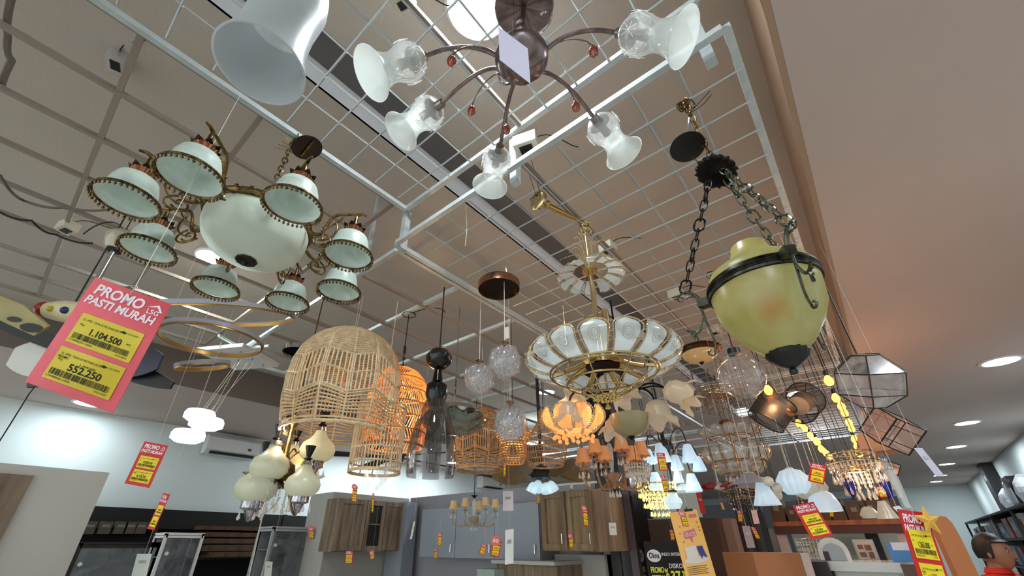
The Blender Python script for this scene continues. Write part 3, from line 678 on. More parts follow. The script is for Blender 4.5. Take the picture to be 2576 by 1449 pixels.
# gold trumpet rod lying on the grid
P0 = at(1352, 503, h=HG-.05); P1 = at(1455, 552, h=HG-.02)
t = thing('canopy_trumpet', 'shiny gold trumpet canopy lying along the wire grid', 'lamp canopy', P0)
d = (P1-P0); M = zax(-d)
b = MB(M); L = d.length
b.lathe([(.0005, -.005), (.03, -.008), (.046, 0), (.044, .016), (.025, .032), (.016, .05), (.0005, .055)][::1], 32); mesh('bell_end', b, gold, t)
b = MB(M); b.lathe([(.012, .04), (.02, .06), (.01, .075), (.008, L)], 14); b.tube([(.012, 0, .07), (.014, 0, L)], .005, 8); mesh('rods', b, goldd, t)
b = MB(); b.chain((0, 0, .01), (-.05, .02, .05), .02, .01, .0015); b.tube([(0, 0, .0), at(1318, 395, h=HG+.12)-P0], .0012, 4); b.tube([(.02, 0, .0), at(1330, 375, h=HG+.12)-P0], .0012, 4); mesh('tie_wire', b, cablek, t)
# ================================================================ helpers for the mid distance
CR, CU, CF = ROT @ Vector((1, 0, 0)), ROT @ Vector((0, 1, 0)), ROT @ Vector((0, 0, -1))
def under(px, py, h0, h1):
    """point at height h1 on the vertical line through the photo point at height h0"""
    p = at(px, py, h=h0); return Vector((p.x, p.y, Z(h1)))
def wire_up(T, x, y, z0, htop, r=.0012, m=None, name='wire'):
    b = MB(); b.tube([(x, y, z0), (x, y, Z(htop)-T.location.z)], r, 5); return mesh(name, b, m or string, T)
def stripe_shade(prof):
    def rad(z):
        for (r0, z0), (r1, z1) in zip(prof, prof[1:]):
            if min(z0, z1) <= z <= max(z0, z1): return r0+(r1-r0)*(z-z0)/(z1-z0) if z1 != z0 else r0
        return prof[0][0] if z > prof[0][1] else prof[-1][0]
    return rad
def tri(x): x = x % 1; return 4*abs(x-.5)-1
def cane_dome(T, Rm, H, ribs=12, m=rattan, w=.0042, zig=True, seed=1, detail=1.0):
    """woven cane dome: top at z=H, mouth at z=0"""
    rnd = random.Random(seed)
    prof = [(Rm*.03, H), (Rm*.25, H*.985), (Rm*.5, H*.94), (Rm*.72, H*.86), (Rm*.88, H*.74), (Rm*.97, H*.6), (Rm*1.0, H*.45), (Rm*.985, H*.25), (Rm*.94, H*.1), (Rm*.9, 0)]
    rad = stripe_shade(prof); 
    def pt(a, z, e=0): z = max(0, min(H*.999, z)); r = rad(z)+e; return (r*math.cos(a), r*math.sin(a), z)
    b = MB()
    for k in range(ribs):
        a = 2*PI*k/ribs; b.tube([pt(a, H*(1-q/16)**1.0 if q < 16 else 0) for q in range(17)], w*.9, 5)
    b.ring((0, 0, 0), rad(0), w*1.5, 60, 6); b.ring((0, 0, H*.03), rad(H*.03), w*.8, 48, 5)
    mesh('cane_ribs', b, m, T)
    NA = 96
    def zigring(b, z, amp, ww):
        b.tube([pt(2*PI*i/NA+rnd.uniform(-.003, .003), z+amp*tri(ribs/2*i/NA)+rnd.uniform(-1, 1)*.0012) for i in range(NA)], ww, 4, True)
    b = MB(); n1 = int(19*detail)
    for i in range(n1): z = H*(.985-.38*i/(n1-1)); zigring(b, z, H*.035*(i/n1), w*.75)
    mesh('upper_weave', b, m, T, False)
    b = MB()
    zA, zB, zC = .60, .43, .27
    for z, s_ in ((zA, 1), (zB, 1), (zC, 1)): zigring(b, H*z, H*.035*s_, w); 
    ns = ribs*6
    for i in range(ns):
        a = 2*PI*(i+.5)/ns; t = H*.035*tri(ribs/2*(i+.5)/ns)
        b.tube([pt(a, H*zA+t), pt(a+rnd.uniform(-.01, .01), H*zB+t)], w*.8, 4)
        b.tube([pt(a, H*zB+t), pt(a+rnd.uniform(-.01, .01), H*zC+t)], w*.8, 4)
    mesh('upright_canes', b, m, T, False)
    b = MB(); n2 = int(7*detail)
    for i in range(n2): zigring(b, H*(zC-.02-.2*i/n2), H*.035*(1-i/n2), w*.75)
    for i in range(5): b.ring((0, 0, H*.002*i), rad(0)*(.93-.0*i), w*.6, 48, 4) if i == 0 else None
    mesh('lower_weave', b, m, T, False)
# ---------------------------------------------------------------- big cane dome
q = under(845, 1090, .53, .53)
T = thing('pendant_lamp', 'large pale woven cane dome with zigzag weave, hanging in front', 'pendant lamp', q)
cane_dome(T, .315, .62, 14, rattan, .0062)
b = MB()
for dx in (-.008, .008): b.tube([(dx, 0, .61), (dx*2.2, .0, HG-.53)], .0014, 4)
mesh('hanging_strings', b, string, T)
# lit cane dome
q = at(988, 1125, h=.5); topz = Z(1.0)-q.z
T = thing('pendant_lamp', 'glowing slant-woven cane dome with a lit bulb behind the large dome', 'pendant lamp', q)
prof = [(.01, topz), (.06, topz*.985), (.11, topz*.93), (.15, topz*.84), (.178, topz*.7), (.19, topz*.55), (.192, topz*.38), (.185, topz*.18), (.178, 0)]
rad = stripe_shade(prof); litc = glass('lit_cane', (.9, .7, .45), clear=0, em=.3, emc=(1, .55, .2), edge=0)
b = MB()
for z in (0, .005, .16, .32, .48, .64, .8): b.ring((0, 0, topz*z), rad(topz*z), .004 if z > .01 else .0065, 56, 5)
mesh('cane_hoops', b, mat('cane_warm', (.72, .48, .26), .5), T)
b = MB(); zs = [0, .16, .32, .48, .64, .8, .9, .985]
for i in range(len(zs)-1):
    for k in range(64):
        a = 2*PI*k/64; sl = .16*(1 if i % 2 else -1); L = []
        for j in range(4):
            z = topz*(zs[i]+(zs[i+1]-zs[i])*j/3); r = rad(z); aa = a+sl*j/3; L.append((r*math.cos(aa), r*math.sin(aa), z))
        b.tube(L, .0028, 4)
mesh('slanted_weave', b, litc, T, False)
b = MB(); b.tube([(0, 0, topz), (0, 0, HG-.5)], .0035, 6); b.tube(spiral((0, 0, HG-.5), (1, 0, 0), (0, 1, 0), .05, .04, 0, 7, 22), .003, 5)
b.tube(bez((.04, 0, HG-.5), (.08, .1, HG-.42), (.16, .16, HG-.42), (.18, .18, HG-.47), 10), .003, 5); mesh('cable', b, cablek, T)
b = MB(); b.ball((-.03, -.02, topz*.56), .03, 16, 10, (1, 1, 1.35)); bl = mesh('bulb', b, emit('warm_bulb', (1, .72, .38), 22), T)
b = MB(); b.tube([(-.03, -.02, topz*.66), (-.015, -.01, topz*.8), (0, 0, topz)], .009, 8); mesh('bulb_holder', b, black, T)
def plight(p, e, c=(1, .62, .3), r=.03):
    la = bpy.data.lights.new('lamp', 'POINT'); la.energy = e; la.color = c; la.shadow_soft_size = r
    lo = bpy.data.objects.new('lamp', la); C.objects.link(lo); lo.location = p; return lo
lo = plight((.02, -.02, topz*.4), 7, (1, .7, .36)); lo.parent = T
# small cane cylinder under it
q = at(941, 1190, h=.33)
T = thing('pendant_lamp', 'small straight cane basket shade below the glowing dome', 'pendant lamp', q)
b = MB(); RB, HB = .135, .36
for z in (0, .008, .05, .12, HB-.02, HB): b.ring((0, 0, z), RB, .0045, 40, 5)
for k in range(48):
    a = 2*PI*k/48; b.tube([(RB*math.cos(a), RB*math.sin(a), .05+.02*tri(k/8)), (RB*math.cos(a), RB*math.sin(a), HB)], .003, 4)
for k in range(12): a = 2*PI*k/12; b.tube([(RB*math.cos(a), RB*math.sin(a), 0), (RB*math.cos(a), RB*math.sin(a), HB)], .0042, 5)
mesh('cane_weave', b, rattan, T, False)
b = MB()
for k in range(6): a = 2*PI*k/6; b.tube([(0, 0, HB), (RB*math.cos(a), RB*math.sin(a), HB)], .003, 4)
b.tube([(0, 0, HB), (0, 0, HG-.33)], .003, 5); mesh('top_spokes', b, rattan, T)
t = thing('plastic_bag', 'crumpled clear plastic hanging below the small cane basket', 'bag', at(938, 1212, h=.27))
b = MB()
for s_ in (-1, 1):
    b.add([(s_*.01, 0, .05), (s_*.09, .02, .07), (s_*.12, .0, .0), (s_*.07, -.02, -.05), (s_*.05, .01, .0), (s_*.02, 0, -.03)], [(0, 1, 2, 4), (4, 2, 3, 5), (0, 4, 5)] if s_ > 0 else [(4, 2, 1, 0), (5, 3, 2, 4), (5, 4, 0)])
mesh('film', b, plasticf, t, False)
b = MB(); b.tube([(0, 0, .0), (0, 0, .07)], .001, 4); mesh('hanging_string', b, string, t)
# second cane dome
q = at(1208, 1182, h=.45)
T = thing('pendant_lamp', 'brown woven cane dome, second of its kind, above the small shaded chandelier', 'pendant lamp', q)
cane_dome(T, .182, .44, 12, rattand, .0048, seed=5, detail=.8)
b = MB(); b.tube([(0, 0, .43), (0, 0, HG-.45)], .002, 5); mesh('hanging_string', b, string, T)
# onion lantern
q = at(1374, 1172, h=.47)
T = thing('pendant_lamp', 'onion shaped cane lantern with a narrow neck', 'pendant lamp', q)
H = .38; prof = [(.035, H), (.035, H*.9), (.045, H*.8), (.075, H*.68), (.115, H*.52), (.142, H*.38), (.15, H*.28), (.14, H*.14), (.115, .0)]
rad = stripe_shade(prof); b = MB()
for k in range(44):
    a = 2*PI*k/44; b.tube([(rad(H*j/14)*math.cos(a), rad(H*j/14)*math.sin(a), H*j/14) for j in range(15)], .0019, 4)
mesh('cane_ribs', b, rattand, T, False)
b = MB()
for z in (0, .01, .1, .2, .3, .4, .52, .7, .9, .99): b.ring((0, 0, H*z), rad(H*z)+.001, .003 if z > .02 else .005, 44, 5)
mesh('cane_hoops', b, rattand, T)
b = MB(); b.tube([(0, 0, H*.98), (0, 0, HG-.47)], .0025, 5); b.lathe([(.034, H), (.0005, H*1.01)], 16); mesh('cable', b, cablek, T)
# small warm woven basket behind the crystal ball
q = at(1292, 1165, h=.42)
T = thing('pendant_lamp', 'small coppery woven basket lamp glowing warm behind the wrapped crystal ball', 'pendant lamp', q)
for nm, z0, z1, r in (('upper_basket', .12, .22, .11), ('lower_basket', 0, .12, .085)):
    b = MB()
    for i in range(9): b.ring((0, 0, z0+(z1-z0)*i/8), r*(1-.25*abs(i-4)/4), .004, 32, 5)
    for k in range(20):
        a = 2*PI*k/20; b.tube([(r*(1-.25*abs(i-4)/4)*math.cos(a+.1*(i % 2)), r*(1-.25*abs(i-4)/4)*math.sin(a+.1*(i % 2)), z0+(z1-z0)*i/8) for i in range(9)], .0035, 4)
    mesh(nm, b, rattand, T, False)
b = MB(); b.tube([(0, 0, .1), (0, 0, HG-.36)], .002, 5); mesh('cable', b, cablek, T)
lo = plight((0, 0, .14), 1.2, (1, .65, .3)); lo.parent = T

# ---------------------------------------------------------------- trio of crystal balls on a round gold canopy
cp = at(1255, 728, h=1.32)
T = thing('pendant_lamp', 'round rose-gold canopy with three wrapped crystal ball pendants', 'pendant lamp', cp)
b = MB(); b.lathe([(.0005, .05), (.118, .05), (.125, .04), (.125, 0), (.12, 0), (.12, .035)], 48); mesh('canopy', b, mat('rose_gold', (.72, .55, .45), .2, 1), T)
b = MB(); b.lathe([(.0005, .02), (.12, .02)], 36); mesh('canopy_inside', b, mat('dark_inside', (.1, .05, .04), .3, .6), T)
cballm = glass('crystal_ball', (.93, .93, .93), clear=.45, rough=.05, edge=.8, em=.03)
for px, py, hh, r in ((1205, 952, .8, .078), (1270, 908, .84, .08), (1284, 1062, .56, .082)):
    c = at(px, py, h=hh)-cp
    b = MB(); rnd = random.Random(px); b.ball(c, r*.55, 14, 10)
    for i in range(13):
        ph = PI*(i+.5)/13; n = max(4, int(18*math.sin(ph)))
        for k in range(n):
            a = 2*PI*(k+.5*(i % 2))/n; d = Vector((math.sin(ph)*math.cos(a), math.sin(ph)*math.sin(a), math.cos(ph)))
            g = c+d*r*.93; b.gem(g, .011, .011, 6)
    ball = mesh('crystal_ball', b, cballm, T, False)
    b = MB(); 
    for i in range(12):
        for k in range(24):
            pass
    for i in range(7):
        for s_ in (-1, 1):
            b.tube([c+Vector((math.sin(ph)*math.cos(a), math.sin(ph)*math.sin(a), math.cos(ph)))*r*.96 for ph, a in [(PI*(j+.5)/14, 2*PI*i/7+s_*j*.22) for j in range(14)]], .0013, 4)
    mesh('wire_cage', b, chrome, ball)
    b = MB(); b.lathe([(.012, r*1.0), (.008, r*1.12), (.02, r*1.28), (.024, r*1.34), (.0005, r*1.36)], 18, Matrix.Translation(c), wave=lambda i, rr, z, a: (rr*(1+.1*math.cos(6*a)), z)); mesh('wrapped_neck', b, mat('rose_gold', (.72, .55, .45), .2, 1), ball)
    b = MB(); b.tube([c+Vector((0, 0, r*1.3)), (c.x, c.y, .02)], .0022, 6); mesh('cord', b, mat('pale_cord', (.85, .8, .76), .5), ball)
    b = MB(); b.lathe([(r*.2, r*1.15), (r*.9, r*.7), (r*1.12, 0), (r*.95, -r*.75), (r*.5, -r*1.12), (r*.2, -r*1.3)], 14, Matrix.Translation(c), wave=lambda i, rr, z, a: (rr*(1+.08*math.sin(3*a+i*2)), z+.006*math.sin(5*a+i))); mesh('plastic_wrap', b, glass('thin_film', (.95, .95, .97), clear=.9, rough=.1, edge=.35), ball)
b = MB(); b.tube([(0, 0, .05), (0, 0, HG-1.32)], .004, 6); b.tube([(.03, 0, .05), (.06, 0, .1), (.05, 0, .18)], .0015, 5); mesh('stem', b, chrome, T)
p = at(1275, 838, h=1.05)-cp; b = MB(); b.box(p, (.03, .012, .07)); mesh('wire_connector', b, white, T, False)

# ---------------------------------------------------------------- smoked glass petal pendant
q = at(1088, 1115, h=.45)
T = thing('pendant_lamp', 'glossy black pendant with curved smoked glass petals', 'pendant lamp', q)
b = MB(); b.lathe([(.0005, .52), (.05, .515), (.075, .48), (.07, .44), (.04, .41), (.02, .4)], 28); b.lathe([(.02, .4), (.03, .33), (.055, .31), (.06, .25), (.04, .2), (.0005, .19)], 24); mesh('black_body', b, blackg, T)
b = MB(); b.tube([(0, 0, .51), (0, 0, HG-.45)], .004, 6); mesh('rod', b, black, T)
for k in range(6):
    a = k*PI/3+.3; rd = Vector((math.cos(a), math.sin(a), 0)); tg = Vector((-math.sin(a), math.cos(a), 0)); vs = []; fs = []
    for i in range(11):
        v = i/10; r = .045+.085*math.sin(v*PI*.62); z = .25-.41*v; w_ = .012+.036*math.sin(PI*min(.66, .06+v*.66))
        for j in range(5): u = (j-2)/2; vs.append(rd*(r-.015*u*u)+tg*w_*u+Vector((0, 0, z)))
    for i in range(10):
        for j in range(4): fs.append((i*5+j, i*5+j+1, i*5+j+6, i*5+j+5))
    b = MB(); b.add(vs, fs); mesh('glass_petal', b, smokeg, T)
# silver-green glass flower lamp beside it
q = at(1140, 1092, h=.55)
T = thing('pendant_lamp', 'shallow veined glass flower lamp with chrome rim', 'pendant lamp', q)
b = MB(); b.lathe([(.02, .0), (.1, .01), (.17, .04), (.2, .08), (.195, .085), (.1, .02)], 48, wave=lambda i, r, z, a: (r*(1+.04*math.cos(8*a)), z+.01*math.cos(8*a)*(i/3))); mesh('glass_dish', b, glass('green_veined_glass', (.55, .6, .52), clear=.25, noise=.6, scale=14, rough=.08, edge=.6), T)
b = MB(); b.lathe([(.0005, .16), (.13, .15), (.16, .12), (.15, .1)], 32); b.tube([(0, 0, .15), (0, 0, HG-.55)], .004, 6); mesh('chrome_top', b, chrome, T)

# ---------------------------------------------------------------- small black canopy left of the big dome
q = at(757, 890, h=HG-.04)
T = thing('lamp_canopy', 'oval black canopy with silver rim behind the large cane dome', 'lamp canopy', q)
b = MB(); b.lathe([(.0005, .05), (.125, .05), (.14, .04), (.14, 0), (.13, 0)], 40); mesh('rim', b, chrome, T)
b = MB(); b.lathe([(.0005, .01), (.132, .01)], 36); mesh('underside', b, blackg, T)
oc = at(705, 1200, h=.3)
# ---------------------------------------------------------------- onion-glass and candle chandelier
T = thing('chandelier', 'gilt chandelier with ribbed milk-glass onion shades and candle bulbs', 'chandelier', oc)
b = MB(); b.lathe([(.0005, -.06), (.03, -.055), (.035, -.04), (.02, -.02), (.045, 0), (.065, .03), (.06, .06), (.03, .08), (.016, .12), (.014, .25), (.022, .26), (.03, .29), (.045, .31), (.03, .315), (.0005, .31)], 28); mesh('gilt_column', b, brassd, T)
b = MB(); b.tube([(0, 0, .31), (0, 0, HG-.3)], .004, 6); mesh('hanging_rod', b, brassd, T)
milk = glass('milk_glass', (.84, .85, .76), clear=0, rough=.35, edge=.1, em=.1)
for i, (px, py, s_) in enumerate(((648, 1218, 1), (763, 1212, .85), (682, 1165, .95), (800, 1125, .95), (735, 1150, .7))):
    c = at(px, py, h=[.26, .27, .36, .47, .42][i]); c = c-oc; c = Vector((c.x, c.y, c.z))
    rd = Vector((c.x, c.y, 0)).normalized(); s_ *= 1.0
    M = Matrix.Translation(c) @ Matrix.Diagonal((s_, s_, s_, 1))
    b = MB(M); b.lathe([(.03, .095), (.034, .075), (.055, .045), (.085, .02), (.098, -.015), (.093, -.045), (.07, -.07), (.05, -.08)], 56, wave=lambda i_, r, z, a: (r*(1+.018*math.cos(28*a)*(1 if .04 < r else .3)), z)); g = mesh('onion_shade', b, milk, T)
    b = MB(M); b.lathe([(.036, .092), (.03, .115), (.014, .12)], 20); 
    mesh('chrome_collar', b, chrome, g); b = MB(M); b.lathe([(.05, -.078), (.052, -.11), (.03, -.12), (.02, -.145), (.01, -.165), (.0005, -.17)], 20); mesh('crystal_gallery', b, mat('faceted_chrome', (.75, .74, .78), .15, 1, noise=.6, scale=60), g)
    b = MB(M); b.lathe([(.014, .12), (.026, .13), (.012, .14), (.03, .205), (.0005, .205)], 18, wave=lambda i_, r, z, a: (r*(1+.06*math.cos(12*a)), z)); mesh('black_finial', b, mat('fluted_black', (.09, .085, .08), .3, .5), g)
    b = MB(); b.tube(bez((0, 0, .04), (c.x*.4, c.y*.4, -.02), (c.x*.9, c.y*.9, c.z-.2), (c.x, c.y, c.z-.16*s_), 14), .006, 6); mesh('arm', b, brassd, g)
    b = MB()
    for k in range(5): a = k*2*PI/5; b.drop(c+Vector((.055*math.cos(a), .055*math.sin(a), -.16*s_)), .008, .035)
    mesh('crystal_drops', b, crystal, g)
wb = MATS['warm_bulb']
for i, (px, py, hh) in enumerate(((704, 1147, .42), (745, 1168, .38), (800, 1171, .38), (640, 1165, .42))):
    c = at(px, py, h=hh)-oc
    b = MB(); b.tube(bez((0, 0, .06), (c.x*.5, c.y*.5, .2), (c.x*.9, c.y*.9, c.z+.1), (c.x, c.y, c.z-.07), 14), .005, 6); a_ = mesh('arm', b, brassd, T)
    b = MB(); b.tube([c-Vector((0, 0, .07)), c-Vector((0, 0, .018))], .009, 8); b.lathe([(.01, -.07), (.03, -.066), (.05, -.055)], 16, Matrix.Translation(c)); mesh('candle_cup', b, crystal if i != 3 else gold, a_)
    b = MB(); b.lathe([(.0005, .03), (.006, .018), (.012, .0), (.009, -.018), (.0005, -.02)], 12, Matrix.Translation(c)); mesh('candle_bulb', b, wb if i < 3 else clear, a_)
b = MB(); rnd = random.Random(3)
for k in range(22):
    a = k*2.4; r = .03+.1*(k/22); z = -.1-.06*rnd.random()
    b.drop((r*math.cos(a), r*math.sin(a), z-.03), .008, .035)
    for j in range(5): b.gem((r*math.cos(a), r*math.sin(a), z+.012+.014*j), .004, .005, 5)
tag(mesh('crystal_pendants', b, crystal, T), kind='stuff')
lo = plight((.05, -.05, .2), 1.6, (1, .75, .5)); lo.parent = T

# ---------------------------------------------------------------- LED hoops
def hoop(T, px, py, wpx, asp, ang, D, t=.012, O=Vector((0, 0, 0)), parts=('silver_hoop', 'gold_lining')):
    c = at(px, py, D=D)-O; a = wpx/2*D/F; an = R(ang)
    cf = (c+O-Vector((0, 0, EYE))).normalized(); cr = cf.cross(CU).normalized(); cu = cr.cross(cf)
    u = cr*math.cos(an)-cu*math.sin(an); p_ = cr*math.sin(an)+cu*math.cos(an); v = p_*asp-cf*math.sqrt(1-asp*asp)
    n = u.cross(v).normalized(); out = []
    for nm, rr, off, m in ((parts[0], 1.0, .0, mat('grey_silicone', (.62, .62, .66), .4)), (parts[1], .985, t*.8, mat('satin_gold_band', (.72, .55, .3), .35, .9))):
        b = MB(); vs = []; fs = []; N = 72
        for k in range(N):
            th = 2*PI*k/N; rd = u*math.cos(th)+v*math.sin(th)
            for (dr, dn) in ((0, -t), (0, t), (-t*.7, t), (-t*.7, -t)): vs.append(c+rd*(a*rr+dr)+n*(dn+off))
        for k in range(N):
            k2 = (k+1) % N
            for j in range(4): fs.append((k*4+j, k2*4+j, k2*4+(j+1) % 4, k*4+(j+1) % 4))
        b.add(vs, fs); mesh(nm, b, m, T)
    return c, u, v, a
pl = at(600, 905, h=1.3)
T = thing('pendant_lamp', 'three tilted grey and gold hoops hanging on thin wires', 'pendant lamp', pl)
b = MB()
for args in ((560, 790, 330, .16, 4, 2.5), (535, 852, 230, .33, 15, 2.6), (511, 918, 118, .16, 1, 2.8)):
    c, u, v, a = hoop(T, *args, O=pl, parts=(['large', 'middle', 'small'][[330, 230, 118].index(args[2])]+'_hoop', 'gold_lining'))
    for th in (0, 2.1, 4.2):
        q = c+u*math.cos(th)*a+v*math.sin(th)*a; b.tube([q, q+(Vector((0, 0, HG))-Vector((0, 0, pl.z-EYE)) if False else Vector((0, 0, Z(HG)-pl.z-q.z)))], .0009, 4)
mesh('suspension_wires', b, string, T)
t = thing('ceiling_canopy', 'square white canopy plate with wire grippers above the glowing discs', 'lamp canopy', pl, rz=.5)
b = MB(); b.box((0, 0, .02), (.42, .42, .03)); mesh('plate', b, white, t, False)
b = MB()
for i in range(3):
    for j in range(3): b.tube([(-.13+.13*i, -.13+.13*j, .006), (-.13+.13*i, -.13+.13*j, -.012)], .006, 6)
mesh('wire_grips', b, chrome, t)
b = MB(); b.tube([(0, 0, .03), (0, 0, .1)], .01, 6); b.bar((-.25, 0, .1), (.25, 0, .1), .018); b.bar((0, -.25, .1), (0, .25, .1), .018); mesh('hanger_bars', b, steel, t, False)
for i, (px, py, w_) in enumerate(((500, 1053, 68), (517, 1073, 76), (470, 1105, 74))):
    hh = [.46, .42, .35][i]; q = at(px, py, h=hh); r = w_/2*depth(q)/F
    t = thing('led_disc', ['glowing round LED disc pendant, uppermost and partly hidden of three', 'glowing round LED disc pendant, the overlapping middle one of three', 'glowing round LED disc pendant, lowest of the three'][i], 'pendant lamp', q)
    b = MB(); b.lathe([(.0005, .035), (r*.9, .032), (r, .02), (r, 0), (r*.93, 0)], 40); mesh('rim', b, mat('lit_rim', (.9, .86, .84), .4, em=1.1, emc=(1, .93, .9)), t)
    b = MB(); b.lathe([(.0005, -.012), (r*.7, -.01), (r*.94, 0)], 40); mesh('diffuser', b, emit('disc_pink_white', (1, .93, .95), 9), t)
    b = MB(); b.tube([(0, 0, .03), Vector((pl.x-q.x+.05*i, pl.y-q.y, pl.z-q.z))], .0012, 4); b.tube([(r*.7, 0, .03), Vector((pl.x-q.x+.1, pl.y-q.y+.05*i, pl.z-q.z))], .0012, 4); mesh('wires', b, string, t)
# ---------------------------------------------------------------- rod pendant and aeroplane lamp and fan on the far left
q = at(288, 628, h=1.15)
T = thing('pendant_lamp', 'silver rod with pale cup shade behind the eight arm chandelier', 'pendant lamp', q)
b = MB(); b.lathe([(.035, 0), (.05, .03), (.055, .07), (.03, .1), (.0005, .11)], 28); mesh('cup_shade', b, glass('pale_cup', (.8, .76, .68), clear=.3, edge=.2), T)
b = MB(); b.lathe([(.0005, -.01), (.028, -.008), (.028, 0), (.0005, .004)], 20); mesh('dark_collar', b, black, T)
b = MB(); b.tube([(0, 0, -.01), (0, 0, -.3)], .011, 12); mesh('chrome_rod', b, chrome, T)
b = MB(); b.tube(bez((0, 0, .1), (-.05, -.05, .2), (-.1, -.1, .15), (-.16, -.12, .1)), .003, 5); b.tube([(0, 0, .1), (0, 0, HN-1.15+.05)], .0025, 5); mesh('cable', b, cablek, T)
q = at(175, 785, h=.95)
T = thing('toy_aeroplane_lamp', 'cream toy aeroplane lamp with red nose and coloured dots', 'pendant lamp', q)
u = CR*.97-CU*.1; n_ = CF
def frame_m(o, x, z):
    x = Vector(x).normalized(); z = Vector(z); z = (z-x*z.dot(x)).normalized(); y = z.cross(x)
    return Matrix(((x.x, y.x, z.x, o[0]), (x.y, y.y, z.y, o[1]), (x.z, y.z, z.z, o[2]), (0, 0, 0, 1)))
M = frame_m((0, 0, 0), u, -CF)
cream = mat('cream_paint', (.82, .78, .62), .45)
b = MB(M); b.ball((.02, 0, 0), .07, 24, 14, (2.4, .75, .75)); mesh('fuselage', b, cream, T)
b = MB(M); b.ball((-.115, 0, 0), .038, 16, 10, (1.1, 1, 1)); mesh('red_nose', b, mat('red_paint', (.62, .07, .07), .35), T)
b = MB(M); b.ball((-.04, .012, .05), .014, 12, 8); mesh('yellow_dot', b, mat('yellow_paint', (.72, .64, .15), .4), T)
b = MB(M); b.ball((.03, .012, .052), .017, 12, 8); mesh('blue_dot', b, mat('blue_paint', (.1, .16, .38), .4), T)
b = MB(M); b.plate([(-.5, .14), (-.1, .02), (.02, -.06), (-.04, -.11), (-.16, -.07), (-.52, .06)], .012, Matrix.Translation((0, 0, .1))); mesh('wing', b, mat('striped_wing', (.68, .63, .42), .5, c2=(.55, .5, .32), scale=4), T)
b = MB(M)
for x, y, sx in ((-.13, -.045, .03), (-.05, -.075, .05)): b.lathe([(.0005, .112), (sx, .112)], 20, Matrix.Translation((x, y, 0)) @ Matrix.Diagonal((1, .4, 1, 1)))
mesh('wing_holes', b, black, T)
b = MB(); b.tube([(0, 0, .04), (0, 0, HN-.95)], .004, 6); mesh('hanging_wire', b, cablek, T)
q = at(235, 905, h=.95)
T = thing('ceiling_fan', 'ceiling fan with one white, one navy and black blades behind the price card', 'fan', q)
wfan = mat('white_lacquer', (.82, .82, .8), .15); navy = mat('navy_lacquer', (.06, .09, .22), .25); maroon = mat('maroon_lacquer', (.35, .07, .1), .3)
M = frame_m((0, 0, 0), CR, CU*.95-CF*.3)
def petal_outline(L0, L1, w, n=14): return [(L0+(L1-L0)*i/n, w*math.sin(PI*(.08+.84*i/n))**.6) for i in range(n+1)]+[(L0+(L1-L0)*i/n, -w*math.sin(PI*(.08+.84*i/n))**.6) for i in range(n, -1, -1)]
for nm, m, ang, L1, w_ in (('white_blade', wfan, 176, .42, .12), ('navy_blade', navy, -1, .46, .1), ('black_blade', black, -16, .56, .05), ('black_blade', black, 150, .72, .045), ('black_blade', black, 205, .36, .05)):
    b = MB(); b.plate(petal_outline(.05, L1, w_), .012, frame_m((0, 0, 0), CR*math.cos(R(ang))+CU*math.sin(R(ang))*.9-CF*.15, CU*.5-CF)); mesh(nm, b, m, T)
b = MB(); b.ball((0, 0, 0), .09, 20, 12, (1, 1, .7)); mesh('hub', b, maroon, T)
b = MB(); b.tube([(0, 0, .05), (0, 0, HG-.95)], .012, 8); mesh('down_rod', b, black, T)
# black fan behind cane domes
q = at(985, 1148, h=.62)
T = thing('ceiling_fan', 'flat black ceiling fan behind the cane shades', 'fan', q)
b = MB(); b.lathe([(.0005, -.04), (.1, -.03), (.11, .02), (.05, .06), (.02, .07)], 28); mesh('motor_hub', b, black, T)
for k in range(5):
    a = k*2*PI/5+.35; b = MB(); b.plate([(.1, -.03), (.72, -.065), (.74, .05), (.1, .03)], .01, Matrix.Rotation(a, 4, 'Z') @ Matrix.Rotation(.18, 4, 'X')); mesh('blade', b, black, T, False)
b = MB(); b.tube([(0, 0, .06), (0, 0, HL-.62)], .014, 8); mesh('down_rod', b, black, T)
# leaf blade fan with glass lamps
q = at(1362, 1190, h=.5)
T = thing('ceiling_fan', 'ceiling fan with olive palm-leaf blades and lit glass cups', 'fan', q)
b = MB(); b.lathe([(.0005, -.05), (.08, -.04), (.1, .0), (.05, .05), (.02, .06)], 28); mesh('motor_hub', b, black, T)
leafm = mat('palm_leaf_blade', (.5, .42, .27), .5, noise=.3, scale=12)
for k in range(5):
    a = k*2*PI/5+.9; M_ = Matrix.Rotation(a, 4, 'Z') @ Matrix.Rotation(.75, 4, 'X')
    b = MB(); b.plate([(.12+.32*i/16, .1*math.sin(PI*i/16)**.55) for i in range(17)]+[(.12+.32*i/16, -.1*math.sin(PI*i/16)**.55) for i in range(15, 0, -1)], .012, M_); bl = mesh('blade', b, leafm, T)
    b = MB(); b.bar((.05, 0, 0), (.2, 0, 0), .03, .01); b.M = M_; b.v = [M_ @ v for v in b.v]; mesh('blade_iron', b, black, bl)
for k in range(4):
    a = k*PI/2+.2; c = Vector((.08*math.cos(a), .08*math.sin(a), -.1)); M_ = Matrix.Translation(c) @ zax(Vector((math.cos(a)*.5, math.sin(a)*.5, -1)))
    b = MB(M_); b.lathe([(.018, .035), (.034, .014), (.04, -.014), (.045, -.042)], 24); g = mesh('glass_cup', b, glass('lit_cup', (.85, .93, .95), clear=.3, em=.5, emc=(.8, .93, 1), edge=.4), T)
b = MB(); b.tube([(0, 0, .06), (0, 0, HL-.5)], .014, 8); mesh('down_rod', b, black, T)
